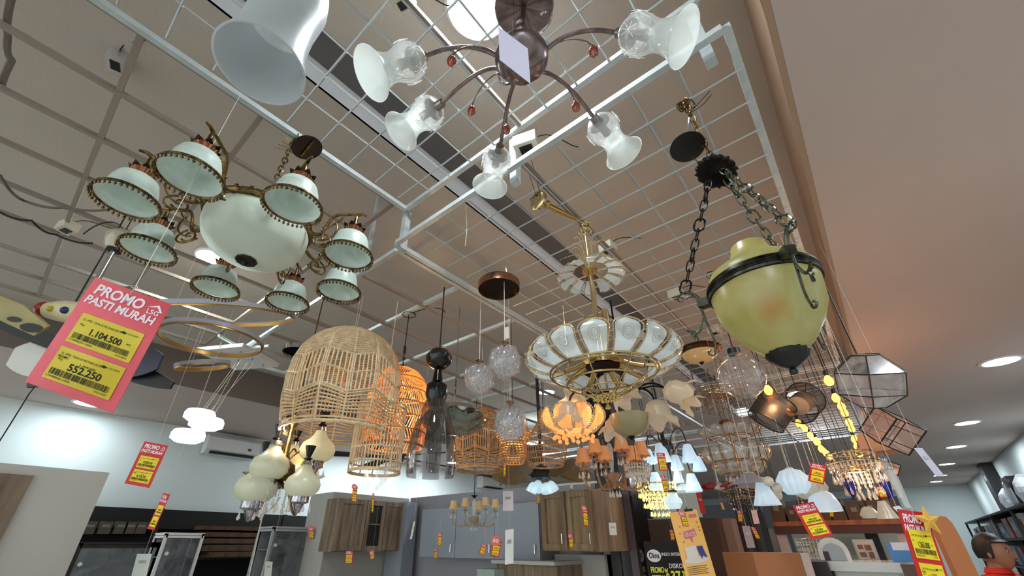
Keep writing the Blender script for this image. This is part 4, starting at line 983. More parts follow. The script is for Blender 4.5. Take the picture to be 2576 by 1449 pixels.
# ================================================================ right half: hanging lamps
lily = glass('lily_glass', (.87, .82, .72), clear=.04, rough=.35, edge=.12, em=.04)
peach = glass('peach_lit_glass', (.95, .7, .5), clear=.1, rough=.2, edge=.3, em=.6, emc=(1, .62, .3))
shadec = mat('peach_fabric', (.76, .54, .36), .6, em=.12, emc=(.9, .55, .3))
shadeb = mat('beige_fabric', (.82, .74, .56), .7, em=.08, emc=(.85, .7, .45))
opalw = glass('lit_opal', (.9, .96, 1), clear=0, rough=.3, edge=.15, em=.2, emc=(.82, .93, 1))
opald = glass('opal_unlit', (.86, .84, .78), clear=.02, rough=.3, edge=.15, em=.06)
# flush bowl
q = at(1757, 880, h=HG-.03)
T = thing('ceiling_bowl_lamp', 'cream glass flush bowl with bronze leaf rim on the wire grid', 'ceiling lamp', q)
b = MB(); b.lathe([(.0005, .03), (.12, .028), (.165, 0), (.168, -.015), (.15, -.03), (.13, -.034)], 48, wave=lambda i, r, z, a: (r*(1+.02*math.cos(24*a)), z)); mesh('bronze_rim', b, mat('leaf_bronze', (.36, .22, .13), .4, .8, noise=.6, scale=40), T)
b = MB(); b.lathe([(.135, -.03), (.125, -.06), (.09, -.09), (.04, -.107), (.0005, -.11)], 44); g = mesh('glass_bowl', b, glass('cream_bowl_glass', (.88, .74, .5), clear=0, rough=.2, edge=.15, em=.12), T)
b = MB(); b.lathe([(.02, -.106), (.018, -.115), (.006, -.125), (.0005, -.13)], 14); mesh('finial', b, darkb, g)
# clear glass globe
tp = at(1787, 692, h=HG); q = Vector((tp.x, tp.y, Z(.76)))
T = thing('pendant_lamp', 'large clear glass globe on a black cord beside the amber urn', 'pendant lamp', q)
b = MB(); b.ball((0, 0, 0), .114, 36, 22, (1, 1, .97)); mesh('glass_globe', b, glass('globe_glass', (.95, .9, .85), clear=.93, rough=.02, edge=.5), T)
b = MB(); b.lathe([(.0005, .16), (.03, .158), (.032, .125), (.0005, .12)], 24); mesh('black_cap', b, black, T)
b = MB(); b.lathe([(.05, .105), (.055, .112), (.05, .12), (.033, .125)], 32); mesh('glass_collar', b, clear, T)
b = MB(); b.tube([(0, 0, .155), (0, 0, HG-.76)], .003, 6); b.tube(spiral((0, 0, HG-.76), (1, 0, 0), (0, 0, 1), .02, .025, 0, 9, 20), .002, 5); mesh('cord', b, cablek, T)
# bulb strings
bulbm = emit('string_bulb_glow', (1, .52, .16), 9); 
def bulb(T, c, r, s=1):
    b = MB(); b.lathe([(.0005, -r*1.5), (r*.7, -r*1.25), (r, -r*.4), (r*.9, r*.3), (r*.5, r*.95), (r*.4, r*1.2)], 14, Matrix.Translation(c)); g = mesh('bulb', b, bulbm, T)
    b = MB(); b.lathe([(r*.48, r*1.1), (r*.52, r*2.1), (r*.3, r*2.5), (.0005, r*2.6)], 10, Matrix.Translation(c)); mesh('socket', b, black, g)
for nm, pts, lab in (('a', [(1932, 980), (1972, 1028), (1988, 1036), (2008, 1063), (2023, 1076), (2038, 1094), (2054, 1109), (2066, 1128), (2077, 1138), (2086, 1146)], 'festoon string of glowing amber bulbs running past the black mesh shades'),
                    ('b', [(2084, 956), (2102, 1000), (2116, 1021), (2124, 1037), (2135, 1061), (2142, 1077), (2150, 1104), (2156, 1122), (2160, 1140)], 'festoon string of glowing amber bulbs passing under the wrapped glass lantern')):
    T = thing('string_lights', lab, 'string lights', (0, 0, 0)); L = []
    for i, (px, py) in enumerate(pts):
        c = at(px, py, h=.86 if i == 0 else .9-.0*i); bulb(T, c, .024 if i < 6 else .03); L.append(c+Vector((0, 0, .09)))
    b = MB(); b.tube([L[0]+Vector((-.02, -.2, .3)), L[0]+Vector((0, -.06, .06))]+L, .004, 6)
    for c in L[::3]: b.tube([c, (c.x, c.y, Z(HG))], .0025, 4)
    mesh('cable', b, cablek, T)
    n = plight(L[0]-Vector((0, 0, .2)), 3, (1, .5, .2), .05); n.parent = T
    n = plight(L[5]-Vector((0, 0, .2)), 7, (1, .5, .2), .08); n.parent = T
# black mesh shades
meshm = glass('dark_wire_mesh', (.13, .11, .1), clear=.28, rough=.5, edge=.0, noise=.5, scale=60)
for (px, py, hh, tilt, az, lab) in ((1942, 1035, .75, 42, 200, 'oval black wire-mesh shade with inner drum, left of the pair'), (2016, 1013, .8, 62, 250, 'black wire-mesh drum shade tipped on its side, right of the pair')):
    q = at(px, py, h=hh); T = thing('pendant_lamp', lab, 'pendant lamp', q)
    M = zax(Vector((math.cos(R(az))*math.sin(R(tilt)), math.sin(R(az))*math.sin(R(tilt)), -math.cos(R(tilt)))))
    k = depth(q)/F
    r = 42*k
    b = MB(M); b.lathe([(r, -r*.75), (r*1.02, 0), (r, r*.75)], 36); mesh('mesh_drum', b, meshm, T)
    b = MB(M); b.ring((0, 0, -r*.75), r, .004, 36, 6); b.ring((0, 0, r*.75), r, .004, 36, 6)
    for j in range(3): a = j*2*PI/3; b.tube([(0, 0, r*.75), (r*math.cos(a), r*math.sin(a), r*.75)], .003, 5)
    mesh('rims', b, black, T)
    b = MB(M); b.lathe([(r*.55, -r*.6), (r*.6, 0), (r*.55, r*.6)], 30); b.lathe([(.0005, -r*.6), (r*.55, -r*.6)], 30); mesh('inner_diffuser', b, mat('grey_beige_fabric', (.5, .46, .42), .8), T)
    b = MB(); b.tube([(0, 0, r*.6), (0, 0, HG-hh)], .003, 5); mesh('cord', b, cablek, T)
# wrapped glass polyhedron
q = at(2187, 957, h=.68); k = depth(q)/F
T = thing('glass_lantern', 'plastic-wrapped faceted glass lantern at the right hand edge of the grid', 'pendant lamp', q)
r = 76*k; M = Matrix.Rotation(.5, 4, 'Z') @ Matrix.Rotation(.45, 4, 'X')
rings = [(.4*r, .85*r), (1.0*r, .3*r), (.95*r, -.4*r), (.35*r, -.85*r)]
V = [[M @ Vector((rr*math.cos(2*PI*j/6+.5*(i % 2)*0), rr*math.sin(2*PI*j/6), z)) for j in range(6)] for i, (rr, z) in enumerate(rings)]
b = MB()
for i in range(3):
    for j in range(6): b.add([V[i][j], V[i][(j+1) % 6], V[i+1][(j+1) % 6], V[i+1][j]], [(0, 1, 2, 3)])
b.add(V[0], [tuple(range(6))]); b.add(V[3], [tuple(range(6))]); mesh('glass_panes', b, glass('wrapped_pane', (.8, .78, .78), clear=.45, rough=.12, noise=.4, scale=9, edge=.5), T, False)
b = MB()
for i in range(4):
    for j in range(6): b.tube([V[i][j], V[i][(j+1) % 6]], .0028, 5)
for i in range(3):
    for j in range(6): b.tube([V[i][j], V[i+1][j]], .0028, 5)
mesh('dark_edges', b, mat('lead_edge', (.25, .22, .2), .4, .6), T)
b = MB(); b.tube([(0, 0, r*.8), (0, 0, HG-.68)], .004, 6); b.lathe([(.0005, .09), (.04, .08), (.045, .04), (.0005, .03)], 16); mesh('cord_and_socket', b, black, T)
# square wire lantern
def cage(T, s, M, bars=2, m=None):
    P = [Vector((x, y, z))*s for x in (-1, 1) for y in (-1, 1) for z in (-1, 1)]; b = MB(M)
    for i in range(8):
        for j in range(i+1, 8):
            if sum(abs(P[i][a]-P[j][a]) > 1e-6 for a in range(3)) == 1: b.bar(P[i], P[j], .006)
    for z in (-.5, .5):
        for y in (-1, 1): b.bar((-s, y*s, z*s), (s, y*s, z*s), .004)
    for x in (-.4,): b.bar((x*s, -s, -s), (x*s, -s, s), .004); b.bar((x*s, s, -s), (x*s, s, s), .004)
    mesh('wire_frame', b, m or black, T, False)
    b = MB(M); b.box((0, 0, 0), (2*s*.99, 2*s*.99, 2*s*.99)); mesh('film_panels', b, glass('pinkish_film', (.8, .68, .62), clear=.55, rough=.2, edge=.3), T, False)
for px, py, hh, w_, rx, rz, lab in ((2243, 1082, .62, 100, .7, .5, 'tilted square wire lantern with film panels under the glass polyhedron'), (2232, 1178, .5, 46, .2, .3, 'small square wire lantern hanging lower right of the bulb strings')):
    q = at(px, py, h=hh); T = thing('wire_lantern', lab, 'pendant lamp', q); k = depth(q)/F
    cage(T, w_*k*.36, Matrix.Rotation(rz, 4, 'Z') @ Matrix.Rotation(rx, 4, 'X') @ Matrix.Rotation(.5, 4, 'Y'))
    b = MB(); b.tube([(0, 0, .0), (0, 0, HG-hh)], .003, 5); mesh('cord', b, cablek, T)
q = at(2222, 1140, h=.55); T = thing('pendant_lamp', 'square peach lampshade with dark open underside', 'pendant lamp', q)
b = MB(Matrix.Rotation(.4, 4, 'Z')); b.lathe([(.1, .14), (.16, 0), (.15, 0), (.1, .13)], 4); mesh('shade', b, mat('peach_shade', (.82, .62, .48), .6), T, False)
b = MB(Matrix.Rotation(.4, 4, 'Z')); b.lathe([(.0005, .03), (.125, .03)], 4); mesh('dark_underside', b, mat('brown_inside', (.2, .13, .1), .8), T, False)
b = MB(); b.tube([(0, 0, .14), (0, 0, HL-.55)], .003, 5); mesh('cord', b, cablek, T)

# ---------------------------------------------------------------- generic crystal chandelier
def crystal_ch(px, py, h, wpx, tiers, lab, m=None, drop=.05, top=HG, body=gold, lit=0, n=28, name='chandelier'):
    q = at(px, py, h=h) if h > 0 else at(px, py, D=4.2)
    if h <= 0: h = q.z-EYE
    k = depth(q)/F; T = thing(name, lab, 'chandelier', q); rnd = random.Random(px)
    R0 = wpx*k/2; zt = max(z for r, z, L in tiers)*R0
    b = MB(); b.tube([(0, 0, 0), (0, 0, zt+.02)], .008, 8)
    for r, z, L in tiers:
        b.ring((0, 0, z*R0), r*R0, .004, 32, 5)
        for j in range(6): a = j*PI/3; b.tube([(0, 0, z*R0+.02), (r*R0*math.cos(a), r*R0*math.sin(a), z*R0)], .003, 5)
    mesh('gilt_rings', b, body, T)
    b = MB(); b.tube([(0, 0, zt), (0, 0, top-h)], .002, 5); mesh('hanging_rod', b, darkb if h > .1 else string, T)
    for i, (r, z, L) in enumerate(tiers):
        b = MB(); nn = int(n*max(.5, r))
        for j in range(nn):
            a = 2*PI*j/nn; x, y = r*R0*math.cos(a), r*R0*math.sin(a); zz = z*R0
            m_ = max(2, int(L*R0/.02))
            for s_ in range(m_): b.gem((x*(1-.05*s_/m_), y*(1-.05*s_/m_), zz-L*R0*s_/m_), .006+.002*(j % 2), L*R0/m_*.55, 5)
            if drop: b.drop((x*.95, y*.95, zz-L*R0-drop*.6), .008, drop*.6, 6)
        tag(mesh('crystal_tier', b, m or crystal, T, False), kind='stuff')
    if lit: lo = plight((0, 0, -.05), lit, (1, .75, .5), .05); lo.parent = T
    return T
dkc = glass('amber_smoke_crystal', (.6, .5, .42), clear=.35, rough=.1, edge=.7)
crystal_ch(1800, 1008, 1.1, 130, [(1, .35, .35), (.7, .3, .5), (.4, .25, .6)], 'rectangular-looking bronze crystal fixture under the far wire grid', m=dkc)
T = thing('crystal_plate', 'square glass ceiling plate fixture with crystal fringe', 'ceiling lamp', at(1812, 975, h=1.3))
b = MB(); b.box((0, 0, 0), (.5, .42, .012)); mesh('plate', b, plasticf, T, False)
b = MB()
for j in range(60): b.drop((random.uniform(-.18, .18), random.uniform(-.15, .15), -.05-random.uniform(0, .05)), .009, .045, 6)
mesh('crystal_fringe', b, dkc, T)
q = at(1846, 1130, h=.72); k = depth(q)/F
T = thing('chandelier', 'two-tier clear glass petal chandelier in front of the far wire grid', 'chandelier', q)
_old = petm; petm = cutg
up_t = petal_tier(T, 14, 48*k, 30*k, 70*k, 52*k, 26*k, 6*k, br=.006)
petal_tier(T, 16, 62*k, -32*k, 74*k, 4*k, 28*k, 8*k, br=.006)
petal_tier(T, 12, 38*k, -58*k, 58*k, -34*k, 26*k, 6*k, br=.006)
petm = _old
b = MB(); b.ring((0, 0, 30*k), 48*k, .004, 40, 5); b.ring((0, 0, -32*k), 62*k, .004, 40, 5); b.ring((0, 0, -58*k), 38*k, .004, 32, 5); b.tube([(0, 0, -60*k), (0, 0, HG-.72)], .006, 8); b.lathe([(.0005, 76*k), (16*k, 72*k), (20*k, 66*k), (6*k, 60*k)], 20)
for r_, z_ in ((48, 30), (62, -32), (38, -58)):
    for j in range(6): a = j*PI/3; b.tube([(0, 0, z_*k+.02), (r_*k*math.cos(a), r_*k*math.sin(a), z_*k)], .003, 5)
mesh('rod_and_rings', b, mat('rose_gold', (.72, .55, .45), .2, 1), T)
b = MB()
for j in range(26): a = j*2.4; r = 34*k*(j/26)**.5; b.drop((r*math.cos(a), r*math.sin(a), -82*k+r*.3), .01, .04, 6)
tag(mesh('crystal_drops', b, crystal, T), kind='stuff')
crystal_ch(1617, 1062, .8, 90, [(1, .3, .3), (.6, .1, .4)], 'small pinkish crystal fitting hung with beads near the black column', m=glass('pink_crystal', (.9, .75, .75), clear=.4, edge=.7))
crystal_ch(1605, 1190, .4, 60, [(1, .6, .5), (.6, .2, .5)], 'small bright crystal pendant cluster left of the white cone lamps', top=HG)
crystal_ch(1655, 1250, .3, 95, [(1, .6, .4), (.8, .2, .5), (.5, -.2, .5)], 'gold crystal chandelier glowing pale yellow inside the mirrored niche', m=glass('lit_gold_crystal', (.95, .9, .6), clear=.3, edge=.6, em=.5), top=HG, lit=1.5)
crystal_ch(1865, 1245, .38, 110, [(1, .5, .4), (.8, .2, .4), (.5, -.1, .4)], 'dark bead chandelier hanging before the black posts', m=glass('dark_beads', (.3, .26, .22), clear=.3, edge=.8))
crystal_ch(2150, 1175, .42, 110, [(.9, .6, .3), (1, .2, .5), (.7, -.1, .7), (.35, -.2, .8)], 'amber-lit crystal chandelier with long clear prisms below the bulb strings', m=glass('amber_lit_crystal', (.95, .88, .8), clear=.6, edge=.8, em=.06, emc=(1, .7, .45)), top=HG, lit=1.6, drop=.08, n=20)
crystal_ch(2050, 1390, -.02, 70, [(1, .8, .5), (.7, .4, .6), (.4, .0, .5)], 'clear glass bead chandelier hanging low before the white furniture', top=HG)
# peach lit crystal lotus
q = at(1442, 1060, h=.62); k = depth(q)/F
T = thing('pendant_lamp', 'glowing peach crystal flower lamp behind the lotus chandelier', 'pendant lamp', q)
petal_T = thing('petal_ring', None, None); petal_T.parent = T
_old = petm
petm = peach; petal_tier(T, 9, .1, -.06, .17, .07, .12, .03, br=.007); petm = _old
bpy.data.objects.remove(petal_T)
b = MB(); rnd = random.Random(4)
for j in range(26): a = j*2.4; r = .02+.1*(j/26)**.5; b.ball((r*math.cos(a), r*math.sin(a), -.085-.02*rnd.random()), .012, 8, 6)
mesh('glass_beads', b, peach, T)
b = MB(); b.tube([(0, 0, 0), (0, 0, HG-.62)], .004, 6); b.lathe([(.0005, .02), (.05, .015), (.055, -.02), (.0005, -.03)], 16); mesh('rod_and_hub', b, gold, T)
lo = plight((0, 0, .03), 3.5, (1, .6, .3), .04); lo.parent = T

# ---------------------------------------------------------------- bronze lily chandelier
hub = at(1575, 1010, h=.72); 
T = thing('chandelier', 'bronze chandelier with ruffled cream lily shades and a frosted bowl', 'chandelier', hub)
k = depth(hub)/F
b = MB(); b.lathe([(.0005, -.02), (.03, 0), (.035, .04), (.015, .08), (.01, .2)], 18); b.tube([(0, 0, .2), (0, 0, HG-.72)], .006, 6); mesh('bronze_stem', b, darkb, T)
c = at(1570, 1062, h=.62)-hub; c = Vector((0, 0, c.z))
b = MB(); b.lathe([(.0005, -.1), (.05, -.092), (.085, -.065), (.102, -.02), (.105, .02)], 36, Matrix.Translation(c)); bw = mesh('frosted_bowl', b, glass('frost_olive_bowl', (.72, .68, .52), clear=0, rough=.3, edge=.1), T)
b = MB(); b.lathe([(.02, -.096), (.012, -.11), (.0005, -.12)], 12, Matrix.Translation(c)); mesh('bowl_finial', b, darkb, bw)
for px, py, hh, ox, oy, s_ in ((1452, 1012, .7, -.5, .35, .9), (1432, 1035, .64, -.1, -1, 1.0), (1560, 985, .74, .3, -.5, 1.0), (1545, 1072, .6, -.3, -.9, .9), (1655, 1035, .65, .1, -1, 1.15), (1700, 985, .74, .9, -.3, 1.1), (1727, 1008, .7, .9, -.7, .8)):
    p = at(px, py, h=hh)-hub; d = (CR*ox+CU*oy*.8-CF*.5).normalized(); M = Matrix.Translation(p) @ zax(d)
    b = MB(M); s2 = s_*.95
    b.lathe([(.015*s2, .06*s2), (.045*s2, .045*s2), (.062*s2, .01*s2), (.06*s2, -.025*s2), (.07*s2, -.05*s2), (.085*s2, -.065*s2)], 40, wave=lambda i, r, z, a: (r*(1+.09*max(0, i-3)/2*math.cos(5*a)), z-.012*max(0, i-3)*math.cos(5*a+.6)))
    g = mesh('lily_shade', b, lily, T)
    b = MB(); b.tube(bez((0, 0, .03), (p.x*.4, p.y*.4, .1), p-d*.12+Vector((0, 0, .03)), p-d*.055, 14), .006, 6); b.ball(p-d*.05, .012, 8, 6); mesh('leaf_arm', b, darkb, g)

# ---------------------------------------------------------------- shaded candle chandeliers
def shaded_ch(px, py, h, shades, lab, m, sw, dropc=None):
    q = at(px, py, h=h); k = depth(q)/F; T = thing('chandelier', lab, 'chandelier', q); s = sw*k
    b = MB(); b.lathe([(.0005, -s*1.5), (s*.15, -s*1.4), (s*.2, -s*1.1), (s*.8, -s*.5), (s*.95, -s*.1), (s*.7, 0), (s*.2, s*.1)], 20); mesh('glass_vase_hub', b, dropc or dkc, T)
    b = MB(); b.lathe([(s*.12, 0), (s*.28, s*1.0), (s*.38, s*2.4), (s*.2, s*2.9), (.0005, s*3)], 6); mesh('crystal_column', b, cutg, T, False)
    b = MB(); b.tube([(0, 0, s*3), (0, 0, HG-h)], .003, 5); b.lathe([(.0005, s*3.6), (s*.7, s*3.5), (s*.2, s*3.2), (s*.1, s*3)], 16); mesh('rod_and_canopy', b, darkb, T)
    for sx, sy in shades:
        c = at(sx, sy, h=h+(py-sy)*k*.95)-q; rd = Vector((c.x, c.y, 0))
        b = MB(); b.lathe([(s*.5, s*.75), (s*.52, s*.6), (s*.7, -s*.3), (s*.86, -s*.7)], 28, Matrix.Translation(c), wave=lambda i, r, z, a: (r, z-(s*.06*math.cos(8*a) if i == 3 else 0))); g = mesh('lampshade', b, m, T)
        b = MB(); b.tube(bez((0, 0, -s*.3), rd*.5+Vector((0, 0, -s*2.2)), rd*1.15+Vector((0, 0, -s*2)), c+Vector((0, 0, -s*1.3)), 12), s*.13, 6); b.lathe([(s*.08, -s*.6), (s*.12, -s*1.1), (s*.5, -s*1.2), (s*.4, -s*1.35), (.0005, -s*1.4)], 14, Matrix.Translation(c)); mesh('curved_arm', b, dropc or dkc, g)
        b = MB()
        for j in range(5): a = j*2*PI/5; b.drop(c+Vector((s*.5*math.cos(a), s*.5*math.sin(a), -s*2.1)), s*.14, s*.6, 6)
        mesh('crystal_drops', b, crystal, g)
    b = MB()
    for j in range(8): a = j*2*PI/8; b.drop(Vector((s*.5*math.cos(a), s*.5*math.sin(a), -s*2.2)), s*.14, s*.6, 6)
    mesh('crystal_drops', b, crystal, T); return T
shaded_ch(1541, 1190, .42, [(1466, 1148), (1496, 1124), (1562, 1115), (1592, 1142), (1612, 1130), (1520, 1142)], 'amber glass chandelier with peach fabric shades before the black column', shadec, 25, glass('amber_arm_glass', (.7, .5, .32), clear=.3, edge=.6, em=.03))
shaded_ch(1192, 1300, .2, [(1141, 1271), (1171, 1264), (1203, 1272), (1221, 1262), (1246, 1267)], 'small pale gold chandelier with beige bell shades before the grey cabinets', shadeb, 14, glass('champagne_glass', (.75, .68, .55), clear=.35, edge=.6))

# ---------------------------------------------------------------- conical white lamps on black arms
q = at(1690, 1210, h=.4); k = depth(q)/F
T = thing('chandelier', 'black iron chandelier with lit white conical glass shades', 'chandelier', q)
b = MB(); b.tube([(0, 0, -.3), (0, 0, HG-.4)], .008, 8); b.lathe([(.0005, .3), (.05, .28), (.06, .24), (.02, .2)], 18); b.lathe([(.008, -.3), (.02, -.32), (.0005, -.34)], 12); mesh('iron_stem', b, black, T)
for px, py, s_ in ((1664, 1140, 1.15), (1632, 1150, .9), (1733, 1142, 1.1), (1700, 1165, .9), (1757, 1168, .9), (1650, 1212, 1.0), (1742, 1216, 1.05), (1705, 1200, .7)):
    hh = .4+(1210-py)*k*.95; c = at(px, py, h=hh)-q; s2 = s_*22*k; rd = Vector((c.x, c.y, 0))
    b = MB(); b.lathe([(s2*.32, s2*1.0), (s2*.42, s2*.9), (s2*.85, -s2*.7), (s2*.82, -s2*.85), (s2*.3, -s2*.9), (.0005, -s2*.95)], 28, Matrix.Translation(c)); g = mesh('cone_shade', b, opalw, T)
    b = MB(); b.lathe([(s2*.25, s2*1.25), (s2*.3, s2*1.0), (.0005, s2*.95)], 12, Matrix.Translation(c)); mesh('wooden_cap', b, mat('wood_cap', (.45, .32, .22), .6), g)
    b = MB(); b.tube(bez((0, 0, .05), (rd.x*.3, rd.y*.3, c.z+s2*4), (c.x, c.y, c.z+s2*3.4), (c.x, c.y, c.z+s2*1.2), 14), .005, 6); mesh('iron_arm', b, black, g)
lo = plight((0, 0, .0), 4, (.8, .92, 1), .1); lo.parent = T
# white pleated and globe pendants
for px, py, hh, prof, n_, lab, m in (
    (1922, 1240, .33, [(.35, 1), (.4, .9), (.7, -.2), (1.0, -1)], 28, 'white pleated conical pendant, left of the white group', opalw),
    (1995, 1212, .42, [(.3, 1), (.7, .85), (1.1, .2), (1.05, -.4), (.6, -.95)], 30, 'lit white ribbed onion pendant in the white group', opalw),
    (2037, 1228, .38, [(.5, .9), (.95, .6), (1.15, 0), (1.0, -.5), (.6, -.8)], 30, 'unlit ivory globe pendant beside the ribbed onion pendant', opald),
    (2070, 1262, .28, [(.3, 1), (.9, .6), (1.2, -.2), (1.25, -.8)], 28, 'white perforated dome pendant, right of the white group', opalw),
    (1888, 1208, .42, [(.3, .5), (.5, .3), (1.6, -.3), (1.65, -.35)], 34, 'wide flat silver-grey pendant shade under the crystal chandelier', mat('silver_shade', (.7, .72, .76), .35, .3)),
    (1722, 1232, .36, [(.3, .4), (.5, .3), (1.2, -.1), (1.25, -.15)], 30, 'small flat lit dish pendant among the cone lamps', opalw)):
    q = at(px, py, h=hh); k = depth(q)/F; T = thing('pendant_lamp', lab, 'pendant lamp', q); s = n_*k
    b = MB(); b.lathe([(r*s, z*s) for r, z in prof], 72, wave=(lambda i, r, z, a: (r*(1+.13*abs(math.cos(6*a))), z)) if 'ribbed' in lab or 'pleated' in lab else None); mesh('shade', b, m, T)
    b = MB(); b.tube([(0, 0, prof[0][1]*s), (0, 0, HG-hh)], .003, 5); mesh('cord', b, string, T)
    b = MB(); b.lathe([(.0005, prof[0][1]*s*1.15), (prof[0][0]*s*.9, prof[0][1]*s*1.1), (prof[0][0]*s, prof[0][1]*s)], 16); mesh('cap', b, white, T)
t0 = None
for i, (px, py) in enumerate(((1933, 1211), (1955, 1227), (1955, 1246))):
    hh = .38-.02*i; q = at(px, py, h=hh); k = depth(q)/F
    T = thing('globe_pendant', ['matt white glass ball, top of the cluster of three', 'matt white glass ball, middle of the cluster of three', 'matt white glass ball, bottom of the cluster of three'][i], 'pendant lamp', q)
    b = MB(); b.ball((0, 0, 0), 12*k, 20, 14); mesh('glass_ball', b, opald, T)
    b = MB(); b.tube([(0, 0, 11*k), (0, 0, HG-hh)], .002, 4); mesh('cord', b, cablek, T)
q = at(1693, 1262, h=.26); k = depth(q)/F
T = thing('pendant_lamp', 'glowing white squashed globe with a dark disc cap above the orange poster', 'pendant lamp', q)
b = MB(); b.lathe([(.0005, -.8*22*k), (14*k, -16*k), (22*k, -4*k), (20*k, 6*k), (9*k, 16*k), (7*k, 22*k)], 30); mesh('globe', b, opalw, T)
b = MB(); b.lathe([(.0005, 26*k), (14*k, 26*k), (14*k, 22*k), (7*k, 21*k)], 24); b.tube([(0, 0, 26*k), (0, 0, HG-.26)], .003, 5); mesh('disc_cap', b, black, T)
# red and crystal fan
q = at(1808, 1222, h=.4); k = depth(q)/F
T = thing('ceiling_fan', 'small fan with glossy red blades around a crystal centre', 'fan', q)
for j in range(5):
    a = j*2*PI/5+.5; b = MB(); b.plate(petal_outline(8*k, 42*k, 10*k), .012, Matrix.Rotation(a, 4, 'Z') @ Matrix.Rotation(.5, 4, 'X')); mesh('blade', b, mat('red_gloss', (.55, .04, .07), .2), T)
b = MB(); b.lathe([(.0005, -12*k), (12*k, -8*k), (14*k, 2*k), (6*k, 8*k)], 12); mesh('crystal_centre', b, crystal, T, False)
b = MB(); b.tube([(0, 0, 6*k), (0, 0, HG-.4)], .006, 6); mesh('down_rod', b, chrome, T)
# blue glass vases and tubes hanging at right
for i, (px, py, w_, m, lab) in enumerate(((2140, 1228, 12, mat('cobalt_glass', (.08, .06, .45), .1), 'cobalt blue glass cup lamp left of the prisms'), (2232, 1232, 12, mat('cobalt_glass', (.08, .06, .45), .1), 'cobalt blue glass cup lamp right of the prisms'))):
    q = at(px, py, h=.3); k = depth(q)/F; T = thing('wall_lamp', lab, 'lamp', q)
    b = MB(); b.lathe([(4*k, -22*k), (w_*.6*k, -10*k), (w_*k, 16*k), (w_*.9*k, 22*k)], 24); mesh('glass_cup', b, m, T)
    b = MB(); b.lathe([(.0005, -28*k), (7*k, -26*k), (5*k, -20*k)], 14); b.tube([(0, 0, -24*k), (0, 0, HG-.3)], .003, 5); mesh('dark_mount', b, black, T)
for i, (px, py) in enumerate(((2238, 1195), (2252, 1215), (2268, 1240))):
    q = at(px, py, h=.4-.05*i); k = depth(q)/F; T = thing('glass_tube_pendant', ['clear glass tube pendant, upper of the slanting three', 'clear glass tube pendant, middle of the slanting three', 'clear glass tube pendant, lower of the slanting three'][i], 'pendant lamp', q)
    b = MB(); b.lathe([(7*k, -34*k), (7.5*k, 0), (7*k, 34*k)], 18); mesh('glass_tube', b, cutg, T)
    b = MB(); b.lathe([(.0005, 40*k), (7.5*k, 38*k), (7.5*k, 33*k)], 14); b.tube([(0, 0, 38*k), (0, 0, HG-(.4-.05*i))], .002, 4); mesh('cap', b, chrome, T)
for i, (px, py, w_) in enumerate(((2186, 1290, 20), (2225, 1280, 22))):
    q = at(px, py, h=.2); k = depth(q)/F; T = thing('table_shade_lamp', ['round white glass shade lamp above the orange beam', 'pale conical shade lamp above the orange beam'][i], 'lamp', q)
    b = MB(); b.lathe([(6*k, 14*k), (w_*.6*k, 10*k), (w_*k, -4*k), (w_*.8*k, -12*k)] if i == 0 else [(8*k, 18*k), (w_*k, -22*k)], 28); mesh('shade', b, opald, T)
    b = MB(); b.tube([(0, 0, 12*k), (0, 0, 30*k), (24*k, 0, 32*k)], .008, 6); b.tube([(0, 0, 30*k), (0, 0, HG-.2)], .003, 5); mesh('hanging_bracket', b, black, T)
# ================================================================ furniture and fittings at eye level
def boxx(name, label, cat, px0, px1, py, xv, dep, m, zb=0.0, group=None, part='body'):
    a, c = at(px0, py, x=xv), at(px1, py, x=xv); zt = a.z
    t = thing(name, label, cat, (xv-dep/2, (a.y+c.y)/2, zb), group=group)
    b = MB(); b.box((0, 0, (zt-zb)/2), (dep, c.y-a.y, zt-zb)); mesh(part, b, m, t, False)
    return t, a.y, c.y, zt
def boxy(name, label, cat, px0, px1, py, yv, dep, m, zb=0.0, group=None, part='body', ztop=None):
    a, c = at(px0, py, y=yv), at(px1, py, y=yv); zt = ztop or (a.z+c.z)/2
    t = thing(name, label, cat, ((a.x+c.x)/2, yv+dep/2, zb), group=group)
    b = MB(); b.box((0, 0, (zt-zb)/2), (c.x-a.x, dep, zt-zb)); mesh(part, b, m, t, False)
    return t, a.x, c.x, zt
woodm = mat('weathered_oak', (.58, .5, .42), .6, c2=(.42, .35, .28), scale=3, wood=True)
woodm2 = mat('light_oak', (.6, .5, .38), .6, c2=(.44, .35, .25), scale=3, wood=True)
brownm = mat('brown_board', (.3, .2, .15), .7)
cardm = mat('cardboard', (.55, .4, .26), .8, noise=.15, scale=5)
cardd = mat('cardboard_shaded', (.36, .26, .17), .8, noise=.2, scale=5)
glassd = glass('cabinet_glass', (.6, .63, .66), clear=.5, rough=.03, noise=.5, scale=5, edge=.5)
# partition close on the left
p = at(276, 1189, x=-3.6); zt = p.z; y1 = p.y
t = thing('partition_panel', 'beige display partition standing at the lower left', 'partition', (-3.75, (y1-3)/2, 0))
b = MB(); b.box((0, 0, zt/2), (.3, y1+3, zt)); mesh('panel', b, boothm, t, False)
pw = at(85, 1197, x=-3.59)
b = MB(); b.box((.16, (pw.y-2.6)/2-(y1-3)/2, pw.z/2), (.02, pw.y+2.6, pw.z)); mesh('wood_door', b, mat('ash_door', (.5, .43, .36), .6, c2=(.36, .3, .24), scale=3, wood=True), t, False)
